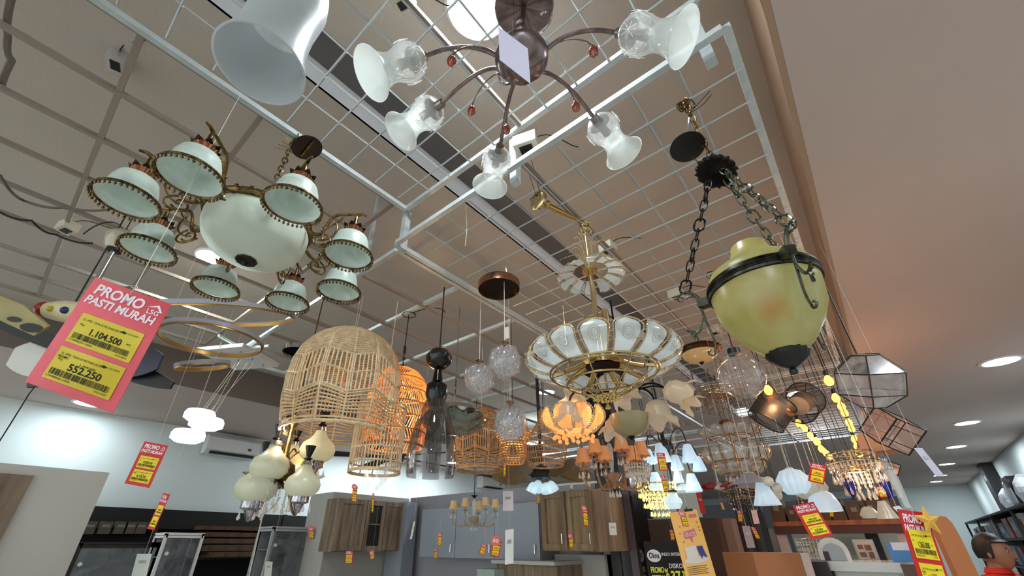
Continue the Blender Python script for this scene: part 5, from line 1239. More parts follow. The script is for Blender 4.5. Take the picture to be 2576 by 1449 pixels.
# dark rack along the left wall
a, c = at(239, 1278, x=-7.7), at(838, 1298, x=-7.7); zt = (a.z+c.z)/2
t = thing('storage_rack', 'long black storage rack along the foot of the white left wall', 'rack', (-7.85, 2.6, 0))
b = MB(); b.box((0, 0, zt-.12), (.26, 5.2, .24)); mesh('top_fascia', b, darkm, t, False)
b = MB(); b.box((-.12, 0, zt/2), (.02, 5.2, zt)); mesh('back_panel', b, darkm, t, False)
for z in (.5, 1.1, 1.42): b = MB(); b.box((.1, 0, z), (.45, 5.2, .03)); mesh('shelf', b, black, t, False)
for y in (-2.5, -.8, .9, 2.5): b = MB(); b.box((.3, y, zt/2), (.05, .05, zt)); mesh('upright', b, black, t, False)
k_ = 0
for (px0, px1, py0, py1) in ((500, 650, 1322, 1336), (505, 655, 1338, 1352), (512, 648, 1354, 1368), (515, 640, 1370, 1386), (520, 640, 1388, 1400)):
    A_, B_ = at(px0, py0, x=-7.55), at(px1, py1, x=-7.55); k_ += 1
    t = thing('flat_carton', 'long flat brown carton lying in the black rack, ' + ['topmost', 'second from the top', 'third from the top', 'fourth from the top', 'lowest'][k_-1] + ' of its pile', 'box', (-7.6, (A_.y+B_.y)/2, B_.z), group='long flat cartons in the rack')
    b = MB(); b.box((0, 0, (A_.z-B_.z)/2), (.3, abs(B_.y-A_.y), (A_.z-B_.z)*.93)); mesh('carton', b, cardd, t, False)
    b = MB()
    for j in range(4): b.box((.152, -.3+.2*j, (A_.z-B_.z)/2), (.002, .05, .05))
    mesh('printed_marks', b, brownm, t, False)
for i, (px, w_) in enumerate(((222, 14), (262, 12), (300, 14), (325, 16), (352, 12))):
    p = at(px, 1330, x=-7.6); t = thing('small_carton', ['small grey carton standing first from the partition in the black rack', 'small grey carton standing second from the partition in the black rack', 'small grey carton standing third from the partition in the black rack', 'small grey carton standing fourth from the partition in the black rack', 'small grey carton standing fifth from the partition in the black rack'][i], 'box', (p.x, p.y, p.z-.06))
    b = MB(); b.box((0, 0, .07), (.12, .12, .14)); mesh('carton', b, mat('grey_carton', (.34, .31, .28), .8), t, False)
    b = MB(); b.box((.061, 0, .09), (.002, .08, .03)); mesh('label_patch', b, mat('pale_patch', (.5, .48, .44), .8), t, False)
# glass cabinets
def glasscab(label, px0, px1, py, xv, fm, dep=.4, zb=0):
    a, c = at(px0, py, x=xv), at(px1, py, x=xv); zt = a.z; W = c.y-a.y
    t = thing('glass_cabinet', label, 'cabinet', (xv-dep/2, (a.y+c.y)/2, zb)); s = .03
    b = MB()
    for x in (-dep/2, dep/2):
        for y in (-W/2, W/2): b.box((x, y, zt/2), (s, s, zt))
    for z in (s/2, zt-s): 
        for y in (-W/2, W/2): b.box((0, y, z), (dep, s, s))
        for x in (-dep/2, dep/2): b.box((x, 0, z), (s, W, s))
    b.box((0, 0, zt-.005), (dep+.03, W+.03, .03)); mesh('frame', b, fm, t, False)
    b = MB(); b.box((dep/2, 0, zt/2), (.006, W-.04, zt-.1)); dr = mesh('glass_door', b, glassd, t, False)
    b = MB(); b.tube([(dep/2+.01, -W/2+.06, zt-.2), (dep/2+.02, -W/2+.06, zt-.2)], .02, 12); mesh('lock_disc', b, white, dr)
    for z in (zt*.35, zt*.62, zt*.86): b = MB(); b.box((0, 0, z), (dep-.04, W-.04, .01)); mesh('shelf', b, mat('grey_shelf', (.5, .52, .54), .3), t, False)
    b = MB(); b.box((-dep/2+.01, 0, zt/2), (.01, W, zt)); mesh('back_panel', b, mat('cabinet_back', (.56, .56, .58), .5), t, False)
    return t, zt, W
glasscab('black framed glass cabinet standing beside the beige partition', 205, 402, 1366, -6.8, black)
glasscab('narrow white framed glass cabinet leaning toward the brown cartons', 420, 512, 1342, -6.4, white)
T3, z3, W3 = glasscab('grey framed glass display cabinet stocked with goods, beside the booth', 690, 832, 1326, -6.0, mat('grey_frame', (.68, .7, .72), .4))
for i, (y, z, sy, sz, c_) in enumerate(((-.2, .86, .1, .16, (.25, .25, .3)), (.0, .86, .12, .1, (.8, .8, .8)), (.18, .86, .1, .15, (.35, .1, .12)), (-.22, .62, .16, .2, (.85, .82, .8)), (.02, .62, .16, .14, (.75, .3, .4)), (.24, .62, .1, .2, (.3, .32, .36)))):
    t = thing('boxed_product', 'small packed product in the stocked glass cabinet', 'package', (T3.location.x, T3.location.y+y, z3*z+.006), group='packed products in the stocked glass cabinet')
    b = MB(); b.box((0, 0, sz/2), (.12, sy, sz)); mesh('package', b, mat('pack_%d' % i, c_, .5), t, False)
    b = MB(); b.box((.061, 0, sz/2), (.002, sy*.7, sz*.4)); mesh('package_label', b, paper, t, False)
boxx('green_board', 'pale green board between the cartons and the stocked glass cabinet', 'board', 648, 690, 1352, -6.6, .05, mat('pale_green', (.62, .7, .66), .6))
# air conditioners on the left wall
for (pa, pb, lab) in (((517, 1098), (648, 1108), 'white wall air conditioner on the left wall behind the glowing discs'), ((1197, 1193), (1257, 1200), 'white wall air conditioner above the small shaded chandelier')):
    A_, B_ = at(*pa, x=-7.98), at(*pb, x=-7.98); L = min(.9, B_.y-A_.y); hz = (A_.z+B_.z)/2-.02
    hz = min(hz, Z(HL)-.04)
    t = thing('air_conditioner', lab, 'air conditioner', (-7.98, (A_.y+B_.y)/2, hz-.28))
    b = MB(); b.plate([(-.0, .0), (.16, .0), (.22, .06), (.22, .24), (.18, .28), (0, .28)], L, Matrix(((1, 0, 0, 0), (0, 0, 1, 0), (0, 1, 0, 0), (0, 0, 0, 1)))); mesh('casing', b, white, t, False)
    b = MB(); b.box((-.008, 0, .14), (.016, L*.6, .2)); mesh('mounting_plate', b, steel, t, False)
    b = MB(); b.box((.19, 0, .015), (.07, L*.82, .035)); mesh('air_slot', b, black, t, False)
    b = MB(); b.box((.221, L*.3, .12), (.003, .05, .04)); mesh('display_panel', b, mat('grey_display', (.3, .32, .34), .3), t, False)
# ---------------------------------------------------------------- kitchen booth
a, c = at(841, 1237, x=-5.5), at(1060, 1250, x=-5.5); zt = a.z
t = thing('booth_wall', 'grey booth wall carrying the weathered oak wall cabinet', 'partition', (-5.55, (a.y+4.4)/2, 0))
b = MB(); b.box((0, 0, zt/2), (.1, 4.4-a.y, zt)); mesh('panel', b, boothm, t, False)
b = MB(); b.box((-.3, -(4.4-a.y)/2+.03, zt/2), (.5, .06, zt)); mesh('end_return', b, boothm, t, False)
t = thing('booth_wall', 'long grey booth wall behind the grey kitchen cabinets', 'partition', (-3.85, 4.38, 0))
b = MB(); b.box((0, 0, zt/2), (3.1, .08, zt)); mesh('panel', b, mat('booth_grey', (.62, .62, .65), .8), t, False)
b = MB(); b.box((0, -.045, .7), (3.1, .01, .9)); mesh('splashback', b, mat('tile_beige', (.62, .58, .54), .5, noise=.1, scale=10), t, False)
def cab(label, P0, P1, dep, m, axis, doors, name='wall_cabinet', handle=True, openpane=None):
    """cabinet whose front face spans P0 (top left) to P1 (bottom right)"""
    z1, z0 = P0.z, P1.z; H = z1-z0
    if axis == 'x': W = P1.y-P0.y; loc = (P0.x, (P0.y+P1.y)/2, z0); t = thing(name, label, 'cabinet', loc, rz=PI/2)
    else: W = P1.x-P0.x; loc = ((P0.x+P1.x)/2, P0.y, z0); t = thing(name, label, 'cabinet', loc)
    b = MB(); b.box((0, dep/2+.01, H/2), (W, dep, H)); mesh('carcass', b, m, t, False)
    n = len(doors); x = -W/2
    for i, f in enumerate(doors):
        w = W*f
        if f < 0: continue
        if openpane == i:
            b = MB(); b.box((x+w/2, -.001, H/2), (w-.1, .012, H-.12)); mesh('dark_niche', b, mat('niche_dark', (.1, .07, .05), .6), t, False)
            b = MB(); b.box((x+w/2, -.012, H*.52), (w-.1, .012, .015)); mesh('niche_shelf', b, m, t, False)
            b = MB(); 
            for X_, w2, z_, h2 in ((x+.025, .05, H/2, H), (x+w-.025, .05, H/2, H), (x+w/2, w-.1, .03, .06), (x+w/2, w-.1, H-.03, .06)): b.box((X_, -.012, z_), (w2, .02, h2))
            mesh('niche_frame', b, m, t, False)
        else:
            b = MB(); b.box((x+w/2, -.002, H/2), (w-.008, .02, H-.008)); d = mesh('door', b, m, t, False)
            b = MB()
            for X_, w2, z_, h2 in ((x+.035, .05, H/2, H-.02), (x+w-.035, .05, H/2, H-.02), (x+w/2, w-.12, .035, .05), (x+w/2, w-.12, H-.035, .05)): b.box((X_, -.018, z_), (w2, .014, h2))
            mesh('raised_frame', b, m, d, False) if m is not greym else None
            if handle: b = MB(); b.tube([(x+w-.06, -.03, .06), (x+w-.06, -.03, .14)], .006, 6); mesh('handle', b, chrome, d)
        x += w
    return t, W, H
P0 = at(855, 1252, x=-5.2); P1 = at(1006, 1386, x=-5.2)
cab('weathered oak wall cabinet with an open dark middle niche', P0, P1, .28, woodm, 'x', (.4, .28, .32), openpane=1, handle=False)
P0 = at(1065, 1282, y=4.0); P1 = at(1362, 1410, y=4.0)
cab('long grey laminate wall cabinet with three flush doors', P0, P1, .33, greym, 'y', (.34, .33, .33))
P0 = at(1360, 1240, y=3.7); P1 = at(1507, 1388, y=3.7)
cab('light oak two door wall cabinet beside the black column', P0, P1, .6, woodm2, 'y', (.5, .5))
boxx('tall_cabinet', 'tall grey larder cabinet standing in the corner of the booth', 'cabinet', 1024, 1052, 1262, -5.1, .36, greym)
t, x0, x1, z_ = boxy('base_unit', 'brown wooden counter unit under the light oak cabinet', 'cabinet', 1250, 1400, 1418, 3.75, .55, woodm)
b = MB(); b.box((0, -.03, z_+.01), (x1-x0+.04, .62, .03)); mesh('worktop', b, mat('worktop_white', (.7, .7, .7), .3), t, False)
b = MB(); b.box((.0, -.006, z_-.25), (x1-x0-.08, .015, .35)); mesh('door', b, woodm, t, False)
t, x0, x1, z_ = boxy('side_panel_board', 'grey back wall board right of the counter unit', 'board', 1395, 1520, 1395, 4.2, .05, boothm)
t, x0, x1, z_ = boxy('green_box', 'pale green box standing left of the brown counter unit', 'box', 1200, 1244, 1432, 3.6, .3, mat('pale_green', (.62, .7, .66), .6)); 
# ---------------------------------------------------------------- black column and mirrored niche
t = thing('display_column', 'tall glossy black column between kitchen booth and lamp niche', 'column', (-2.08, 4.45, 0))
b = MB(); b.box((0, 0, Z(HC)/2), (.38, .3, Z(HC)-.01)); mesh('shaft', b, blackg, t, False)
b = MB(); b.box((-.06, -.156, Z(HC)/2), (.1, .012, Z(HC)-.02)); mesh('grey_strip', b, mat('slate_grey', (.26, .25, .25), .6, noise=.3, scale=9), t, False)
b = MB(); b.box((.13, -.156, Z(HC)/2), (.07, .012, Z(HC)-.02)); mesh('mauve_strip', b, mat('mauve_gloss', (.34, .28, .31), .2), t, False)
a, c = at(1612, 1160, y=5.6), at(1735, 1160, y=5.6); z0 = at(1620, 1306, y=5.6).z
t = thing('lamp_niche', 'pale niche panel behind the gold crystal chandelier', 'panel', ((a.x+c.x)/2, 5.62, z0))
b = MB(); b.box((0, 0, (a.z-z0)/2), (c.x-a.x, .03, a.z-z0)); mesh('backboard', b, mat('niche_back', (.66, .7, .66), .5, em=.12), t, False)  # faint emission stands in for the light on the backboard
b = MB()
for x in (-(c.x-a.x)/2,): b.box((x, -.02, (a.z-z0)/2), (.07, .05, a.z-z0))
mesh('dark_jamb', b, black, t, False)
t, x0, x1, z_ = boxy('brown_cabinet', 'dark brown cabinet side behind the orange poster', 'cabinet', 1605, 1802, 1306, 5.5, .5, brownm)
b = MB(); b.box(((x1-x0)/2+.05, .1, z_*.86), (.1, .3, z_*.28)); mesh('pinkish_panel', b, mat('pinkish_board', (.58, .46, .42), .7), t, False)
# banner
O = at(1617, 1362, D=4.0); U = at(1745, 1362, D=4.0)-O; V = Vector((0, 0, -1.5))
U = Vector((U.x, U.y, 0)); bn = Card(O, U, V)
t = thing('roll_banner', 'black roll-up banner with white and yellow discount lettering', 'banner', (0, 0, 0))
b = MB(); bn.rect(b, 0, 0, 1, 1, 0, .004); mesh('banner_sheet', b, mat('banner_black', (.03, .03, .045), .5), t, False)
def bt(st, px0, py0, px1, py1, m, nm='lettering', bold=.02, sh=0):
    a0, b0 = (px0-1617)/128, (py0-1362)/ (1.5*F/4.0*.87); a1, b1 = (px1-1617)/128, (py1-1362)/(1.5*F/4.0*.87)
    b = MB(); bn.text(b, st, a0, b0, a1, b1, .006, bold, sh); mesh(nm, b, m, t, False)
wi = mat('banner_white', (.88, .88, .9), .6, em=.1); yi = mat('banner_yellow', (.85, .9, .25), .6, em=.1)
b = MB(); cx_, cy_ = (1639-1617)/128, (1389-1362)/(1.5*F/4.0*.87); bn.pts(b, [(cx_+.135*math.cos(q*PI/16), cy_-.035*math.sin(q*PI/16)) for q in range(32)], .006); mesh('oval_logo', b, wi, t, False)
b = MB(); bn.text(b, 'Okna', cx_-.1, cy_-.018, cx_+.1, cy_+.014, .009, .02); mesh('logo_lettering', b, ink, t, False)
bt('INDO INTERIOR', 1658, 1383, 1718, 1389, wi); bt('DISKON', 1672, 1403, 1714, 1412, wi); bt('PROMO', 1626, 1409, 1658, 1420, yi, bold=.03); bt('SPESIAL', 1626, 1424, 1660, 1434, wi, bold=.03)
bt('37', 1673, 1416, 1697, 1437, yi, bold=.03); bt('%', 1700, 1416, 1711, 1426, yi); bt('%', 1659, 1412, 1669, 1428, yi); bt('ROLLER BLINDS', 1622, 1443, 1671, 1450, wi)
# orange poster hanging
O = at(1684, 1290, D=2.3); U = at(1752, 1281, D=2.3)-O
def vdown(O, px, py):
    """vector from O to the point on the pixel's ray nearest below O"""
    d = (ROT @ _ray(px, py)); v = O-Vector((0, 0, EYE)); tt = (v.x*d.x+v.y*d.y)/(d.x*d.x+d.y*d.y); return Vector((0, 0, EYE))+d*tt-O
V = vdown(O, 1731, 1470); ps = Card(O, U, V)
t = thing('poster', 'hanging orange-yellow promotion poster with a pink speech badge and furniture drawing', 'poster', (0, 0, 0))
b = MB(); ps.rect(b, 0, 0, 1, 1, 0, .003); mesh('poster_sheet', b, mat('poster_orange', (.95, .74, .42), .5, c2=(.93, .66, .25), scale=2, em=.05), t, False)
pk = mat('poster_pink', (.85, .45, .5), .5); pr_ = mat('poster_red', (.8, .32, .2), .5)
b = MB(); ps.pts(b, [(.3, .3), (.72, .27), (.74, .37), (.58, .39), (.53, .47), (.47, .4), (.3, .4)], .002); mesh('speech_badge', b, pk, t, False)
b = MB(); ps.text(b, 'GRATIS', .32, .315, .7, .375, .005, .02); mesh('badge_lettering', b, mat('badge_light', (.95, .8, .82), .5), t, False)
b = MB(); ps.rect(b, .66, .06, .92, .11, .003); mesh('pink_label', b, pk, t, False)
b = MB()
for a_, c_ in ((.2, .2), (.15, .3), (.2, .42), (.85, .17), (.87, .24), (.86, .29)): ps.pts(b, [(a_, c_), (a_+.06, c_+.02), (a_+.02, c_+.035)], .003)
tag(mesh('confetti', b, pr_, t, False), kind='stuff')
b = MB(); ps.pts(b, [(.5+.42*math.cos(q*PI/12), .7+.045*math.sin(q*PI/12)) for q in range(24)], .002); ps.pts(b, [(.2, .52), (.6, .5), (.6, .68), (.2, .7)], .003); mesh('furniture_drawing', b, mat('poster_white', (.9, .86, .84), .6), t, False)
b = MB(); ps.pts(b, [(.62, .52), (.82, .52), (.85, .6), (.9, .68), (.82, .68), (.77, .64), (.7, .7), (.64, .6)], .004); mesh('blue_chair_drawing', b, mat('poster_blue', (.22, .25, .55), .6), t, False)
b = MB()
for j in range(5): ps.rect(b, .1, .78+.025*j, .8-.06*(j % 2), .788+.025*j, .003)
mesh('small_print', b, mat('poster_brown', (.45, .32, .15), .6), t, False)
b = MB(); ps.rect(b, .55, -.02, .85, .015, .004, .01); b.tube([ps.P(.65, 0, .006), ps.P(.63, -.05, .006)], .004, 5); mesh('black_clip', b, black, t, False)
b = MB(); q = ps.P(.65, -.03, .006); b.tube([q, (q.x, q.y, Z(HG))], .001, 4); mesh('hanging_string', b, string, t)

# track light over the light oak cabinet
P0, P1 = at(1335, 1226, y=3.9), at(1500, 1213, y=3.9)
t = thing('track_light', 'thin white track rail with small spot heads above the light oak cabinet', 'track light', (P0+P1)/2); h_ = (P1-P0)/2
b = MB(); b.bar(-h_, h_, .025, .02); mesh('rail', b, white, t, False)
for k in (-.8, -.25, .3, .8): b = MB(); b.tube([h_*k, h_*k+Vector((0, -.02, -.05))], .016, 10); mesh('spot_head', b, white, t)
b = MB(); b.tube([h_*-.5, h_*-.5+Vector((0, 0, Z(HG)-P0.z))], .003, 5); b.tube([h_*.6, h_*.6+Vector((0, 0, Z(HG)-P0.z))], .003, 5); mesh('hanging_rods', b, white, t)
# ================================================================ price cards
barc = random.Random(5)
def price_card(label, TL, TR, BL, D, price1='1.104.500', price2='552.250', detail=2, m=None, lm=None, strtop=None, head=True, cat='price tag', group=None, labels=2, n0=.36, badge=None):
    O = at(*TL, D=D); U = at(*TR, D=D)-O; V = vdown(O, *BL) if detail else at(*BL, D=D)-O
    c = Card(O, U, V); W, H = U.length, V.length
    t = thing('price_card', label, cat, (0, 0, 0), group=group)
    b = MB(); c.rect(b, 0, 0, 1, 1, 0, min(.002, W*.03)); cd_ = mesh('card', b, m or red, t, False)
    e = max(.0008, W*.006)
    if head:
        b = MB(); 
        c.text(b, 'PROMO', .09, .045, .72, .15, e, .035, .15); c.text(b, 'PASTI MURAH', .05, .17, .93, .25, e, .035, .15)
        if detail > 1:
            hx, hy = .76, .11
            c.pts(b, [(hx, hy-.01), (hx+.13, hy-.06), (hx+.2, hy), (hx+.18, hy+.01), (hx+.12, hy-.035)], e)
            c.text(b, 'LSG', hx+.02, hy, hx+.17, hy+.045, e, .02)
        mesh('header_lettering', b, inkw, t, False)
    for i in range(labels):
        t0 = n0+(1-n0)*i/labels-.03+(.0 if i == 0 else .0); hh = (1-n0)/labels*.86; x0, x1 = (.13, .9)
        b = MB(); c.rect(b, x0, t0, x1, t0+hh, e*1.5, e*.6); lb = mesh('price_label', b, lm or yellow, t, False)
        b = MB(); ee = e*2.3
        if detail > 1:
            c.text(b, price1 if i == 0 else price2, x0+.2, t0+hh*.4, x0+.58, t0+hh*.62, ee, .02)
            c.text(b, 'Rp', x0+.05, t0+hh*.34, x0+.1, t0+hh*.42, ee); c.text(b, 'D. XPEL T2041-8 MICHAEL/BOX', x0+.05, t0+hh*.16, x0+.52, t0+hh*.23, ee, 0, .1)
            c.text(b, 'PROMO' if i else 'PCS', x0+(.03 if i else .64), t0+hh*(.26 if i else .46), x0+(.15 if i else .69), t0+hh*(.33 if i else .52), ee, .01)
            if i: c.text(b, '1.104.500', x0+.3, t0+hh*.33, x0+.48, t0+hh*.39, ee, .01)
            c.pts(b, [(x0+.5, t0+hh*.18), (x0+.54, t0+hh*.13), (x0+.59, t0+hh*.17), (x0+.55, t0+hh*.22)], ee); c.text(b, 'LSG DEPO', x0+.6, t0+hh*.14, x0+.73, t0+hh*.19, ee)
            x = x0+.04
            while x < x1-.05:
                w = barc.choice((.004, .004, .007, .012)); c.rect(b, x, t0+hh*.66, x+w, t0+hh*.84, ee); x += w+barc.choice((.004, .005, .009))
            c.text(b, '1744002011004', x0+.03, t0+hh*.87, x0+.3, t0+hh*.93, ee); c.text(b, '27/01/2025', x0+.58, t0+hh*.88, x0+.72, t0+hh*.93, ee)
        else:
            c.text(b, price1 if i == 0 else price2, x0+.2, t0+hh*.38, x0+.6, t0+hh*.56, ee, .02)
            x = x0+.08
            while x < x1-.1:
                w = barc.choice((.02, .03, .05)); c.rect(b, x, t0+hh*.65, x+w, t0+hh*.8, ee); x += w+.02
        mesh('print', b, ink, lb, False)
    if strtop:
        b = MB(); p = c.P(.5, .05, e*2); p2 = c.P(.5, -.02, 0)
        top = at(*strtop[:2], h=strtop[2]) if len(strtop) > 3 else Vector((p2.x, p2.y, Z(HG)+.01 if p2.y < 8.2 and -3.9 < p2.x < .1 else Z(HL)))
        b.tube([p, p2, top], max(.0006, min(.0012, W*.005)), 4)
        if detail > 1: b.tube([c.P(.5, -.02, 0), c.P(.45, -.03, .003), c.P(.5, -.06, 0), c.P(.55, -.03, .003), c.P(.5, -.02, 0)], .001, 4)
        mesh('hanging_string', b, string, t)
    if badge:
        b = MB(); q = c.P(badge[0], badge[1], e*3); r = W*badge[2]
        un, vn = U.normalized(), V.normalized(); b.add([q+un*r*math.cos(k*PI/10)+vn*r*math.sin(k*PI/10) for k in range(20)], [tuple(range(20))[::-1]]); bd = mesh('round_badge', b, mat('badge_coral', (.88, .42, .4), .5), t, False)
        b = MB(); b2 = Card(q-un*r*.6-vn*r*.35, un*r*1.2, vn*r*.7); b2.text(b, '50', 0, 0, 1, 1, e*1.5, .03); mesh('badge_number', b, inkw, bd, False)
    return t, c
price_card('large pink promotion card with two worn yellow price labels, nearest the viewer', (240, 697), (430, 765), (62, 960), .95, '1.104.500', '552.250', 2, pinkc, yellow2, (606, 236, HN+.004, 1), n0=.37)
price_card('red promotion card with two yellow labels hanging below the glowing discs', (364, 1110), (423, 1121), (313, 1216), 2.1, '10.878.500', '8.164.250', 2, red, yellow, (520, 830, 1.25))
price_card('narrow red promotion card turned almost edge-on beneath the lowest disc', (411, 1240), (428, 1244), (370, 1330), 2.1, '385.000', '289.000', 1, red, yellow, (470, 1105, .34))
price_card('red promotion card beside the white ribbed onion pendants, upper one', (2040, 1163), (2079, 1172), (2033, 1210), 2.6, '785.000', '599.000', 1, red, yellow, (2043, 1100, HG))
price_card('wide red promotion card overlapping the orange wood beam', (1994, 1272), (2046, 1262), (2042, 1357), 2.0, '465.750', '329.000', 2, red, yellow, (2012, 1205, .55))
t, c = price_card('big red promotion card with a gold star at the lower right', (2257, 1280), (2330, 1290), (2330, 1510), 1.35, '1.265.000', '949.000', 2, red, yellow, (2245, 1200, .5), n0=.26)
b = MB(); q = c.P(.85, .1, .012); un, vn = c.u.normalized(), -c.v.normalized(); pts = []
for k in range(10): r = (.048 if k % 2 == 0 else .02); a = PI/2+k*PI/5+.1; pts.append(q+un*r*math.cos(a)+vn*r*math.sin(a))
b.add([q+c.n*.006]+pts+[q-c.n*.001], [(0, 1+k, 1+(k+1) % 10) for k in range(10)]+[(11, 1+(k+1) % 10, 1+k) for k in range(10)])
st = thing('gold_star', 'glittery yellow five-pointed star fixed beside the big red card', 'star', (0, 0, 0)); mesh('star', b, mat('star_yellow', (.88, .68, .25), .5, noise=.15, scale=60), st, False)
small = [((888, 1222), (900, 1224), (884, 1262), 3.6, 'small red price card with round badge above the oak wall cabinet', 'b'),
 ((937, 1240), (942, 1242), (934, 1288), 3.4, 'narrow price card seen edge-on before the open niche', ''),
 ((870, 1386), (888, 1386), (868, 1418), 3.4, 'red price card hanging under the left door of the oak cabinet', ''),
 ((932, 1390), (942, 1388), (931, 1408), 4.6, 'tiny price card under the open niche of the oak cabinet', 'b'),
 ((1103, 1340), (1111, 1340), (1101, 1373), 3.6, 'slim price card against the left part of the grey cabinet', ''),
 ((1093, 1380), (1100, 1381), (1092, 1405), 4.6, 'tiny dark price card low on the tall grey larder', ''),
 ((1213, 1367), (1226, 1373), (1204, 1392), 3.2, 'tilted red price card on the grey cabinet doors', ''),
 ((1241, 1357), (1262, 1361), (1233, 1398), 3.0, 'red price card with coral badge beside the white price rail', 'b'),
 ((1465, 1275), (1477, 1278), (1468, 1322), 3.2, 'red price card with badge on the upper right oak door', 'b'),
 ((1431, 1347), (1441, 1347), (1432, 1379), 3.5, 'price card with red badge low on the right oak door', 'b'),
 ((1350, 1245), (1358, 1246), (1349, 1267), 3.9, 'small price card at the left edge of the light oak cabinet', ''),
 ((1651, 1139), (1672, 1140), (1659, 1184), 2.7, 'dark red price card on the conical lamp chandelier, upper one', ''),
 ((1661, 1197), (1673, 1196), (1671, 1238), 2.7, 'dark red price card on the conical lamp chandelier, lower one', ''),
 ((1684, 1333), (1694, 1333), (1688, 1359), 4.0, 'price card on the dark brown cabinet beside the poster', ''),
 ((1709, 1290), (1724, 1291), (1718, 1324), 2.2, 'small purple-tinted price card in front of the orange poster', 'b'),
 ((1811, 1264), (1818, 1265), (1817, 1282), 4.0, 'tiny orange price card below the red bladed fan', ''),
 ((1854, 1284), (1866, 1286), (1857, 1312), 3.4, 'pale yellow price card with white disc near the black posts', ''),
 ((1888, 1325), (1899, 1326), (1902, 1355), 3.2, 'pale tilted price card right of the black posts', ''),
 ((2085, 1281), (2096, 1282), (2087, 1300), 3.6, 'small red and yellow card under the perforated dome pendant', ''),
 ((2203, 1225), (2222, 1224), (2214, 1251), 2.6, 'orange-lit price card between the blue glass cups', ''),
 ((778, 1329), (791, 1331), (775, 1354), 5.4, 'small price card inside the stocked glass cabinet', 'b'),
 ((1268, 1165), (1273, 1166), (1266, 1198), 2.8, 'narrow yellow card dangling by the coppery woven basket', ''),
 ((2225, 1330), (2234, 1330), (2228, 1346), 5.0, 'small yellow tag on the pale wall unit near the star', '')]
for TL, TR, BL, D, lab, bd in small:
    price_card(lab, TL, TR, BL, D, '79.900', '59.900', 1, red, yellow, ((TL[0]+TR[0])/2+(CX-TL[0])*-.0, TL[1]-60, (at(TL[0], TL[1], D=D).z-EYE)+.2), head=True, badge=(.3, .05, .55) if bd else None)
def blank(label, TL, TR, BL, D, m, top=None, name='paper_card'):
    O = at(*TL, D=D); c = Card(O, at(*TR, D=D)-O, vdown(O, *BL)); t = thing(name, label, 'card', (0, 0, 0))
    b = MB(); c.rect(b, 0, 0, 1, 1, 0, .001); mesh('sheet', b, m, t, False)
    b = MB(); c.rect(b, .25, .3, .75, .42, .0015); mesh('faint_print', b, mat('faint_grey', (.62, .62, .62), .8), t, False)
    if top or True: b = MB(); p = c.P(.5, .02, .001); b.tube([p, (p.x, p.y, Z(HG)+.01 if p.y < 8.2 and -3.9 < p.x < .1 else Z(HL))], .0007, 4); mesh('hanging_string', b, string, t)
    return t
blank('plain lilac-white card behind the string of the lowest crystal ball', (1265, 1235), (1291, 1235), (1265, 1285), 3.2, paper, (1278, 1150, .6))
blank('long white price holder hanging from the lowest crystal ball', (1271, 1334), (1292, 1330), (1270, 1421), 2.4, mat('holder_white', (.84, .86, .86), .5), (1284, 1105, .5), 'price_holder')
blank('white card in front of the black framed glass cabinet', (345, 1393), (382, 1393), (330, 1450), 2.6, paperg, (388, 1330, .03))
blank('white card leaning before the stocked glass cabinet', (668, 1412), (686, 1413), (664, 1449), 3.4, paperg)
blank('curled white paper strip hanging beside the oak cabinet', (1040, 1312), (1045, 1312), (1031, 1356), 3.0, paperg, (1047, 1250, .5))
blank('white switch card hanging on a thread before the black column', (1531, 1315), (1549, 1315), (1534, 1346), 2.8, paperg, (1515, 1110, .7))
blank('long translucent white paper strip at the upper right below the wire lantern', (2299, 1127), (2320, 1127), (2355, 1198), 1.9, mat('lilac_strip', (.7, .68, .74), .7), (2290, 1080, .75))
blank('pink blank card hanging left of the grey wall units, upper', (1889, 1284), (1903, 1283), (1897, 1318), 2.6, mat('pink_blank', (.78, .62, .58), .7), (1880, 1230, .5))
blank('mauve board hanging before the black posts, lower', (1866, 1323), (1886, 1323), (1880, 1378), 2.8, mat('mauve_blank', (.6, .52, .52), .7))
blank('plain glossy red banner strip hanging behind the white cone lamps', (1750, 1238), (1763, 1238), (1763, 1292), 3.5, mat('red_strip', (.75, .1, .08), .5), (1748, 1190, .6), 'red_banner')
blank('white corner of a card left of the big red promotion card', (2245, 1275), (2262, 1272), (2300, 1330), 1.5, paperg)
# ================================================================ lower right: furniture, racks, person
dkw = mat('slate_partition', (.27, .28, .3), .8); beamm = mat('orange_wood', (.66, .36, .18), .5, c2=(.5, .25, .12), scale=3, wood=True)
boxy('shop_partition', 'dark slate partition behind the white pendant group', 'partition', 1735, 2262, 1262, 9.3, .1, dkw)
boxy('shop_partition', 'pale wall unit under the orange wood beam', 'partition', 1985, 2262, 1326, 7.2, .1, mat('pale_unit', (.66, .67, .62), .6, noise=.1, scale=3))
boxy('wall_unit', 'black panel standing on the pale wall unit near the star', 'panel', 2172, 2205, 1338, 7.1, .05, black)
boxy('wall_unit', 'grey green wall unit left of the orange beam', 'panel', 1898, 1948, 1330, 6.6, .3, mat('grey_green', (.52, .55, .53), .6))
boxy('wall_unit', 'tall white drawer tower between the black posts and brown cabinet', 'cabinet', 1808, 1850, 1330, 6.4, .4, mat('pale_unit', (.66, .67, .62), .6))
for i, (px, lab) in enumerate(((1845, 'black square post of the far lamp rack, left one'), (1876, 'black square post of the far lamp rack, right one'))):
    p = at(px, 1200, y=6.0); t = thing('rack_post', lab, 'post', (p.x, p.y, 0))
    b = MB(); b.box((0, 0, Z(.62)/2), (.14, .1, Z(.62))); mesh('shaft', b, black, t, False)
    b = MB(); b.box((0, -.052, Z(.62)/2), (.05, .005, Z(.6))); mesh('grey_slot', b, dkw, t, False)
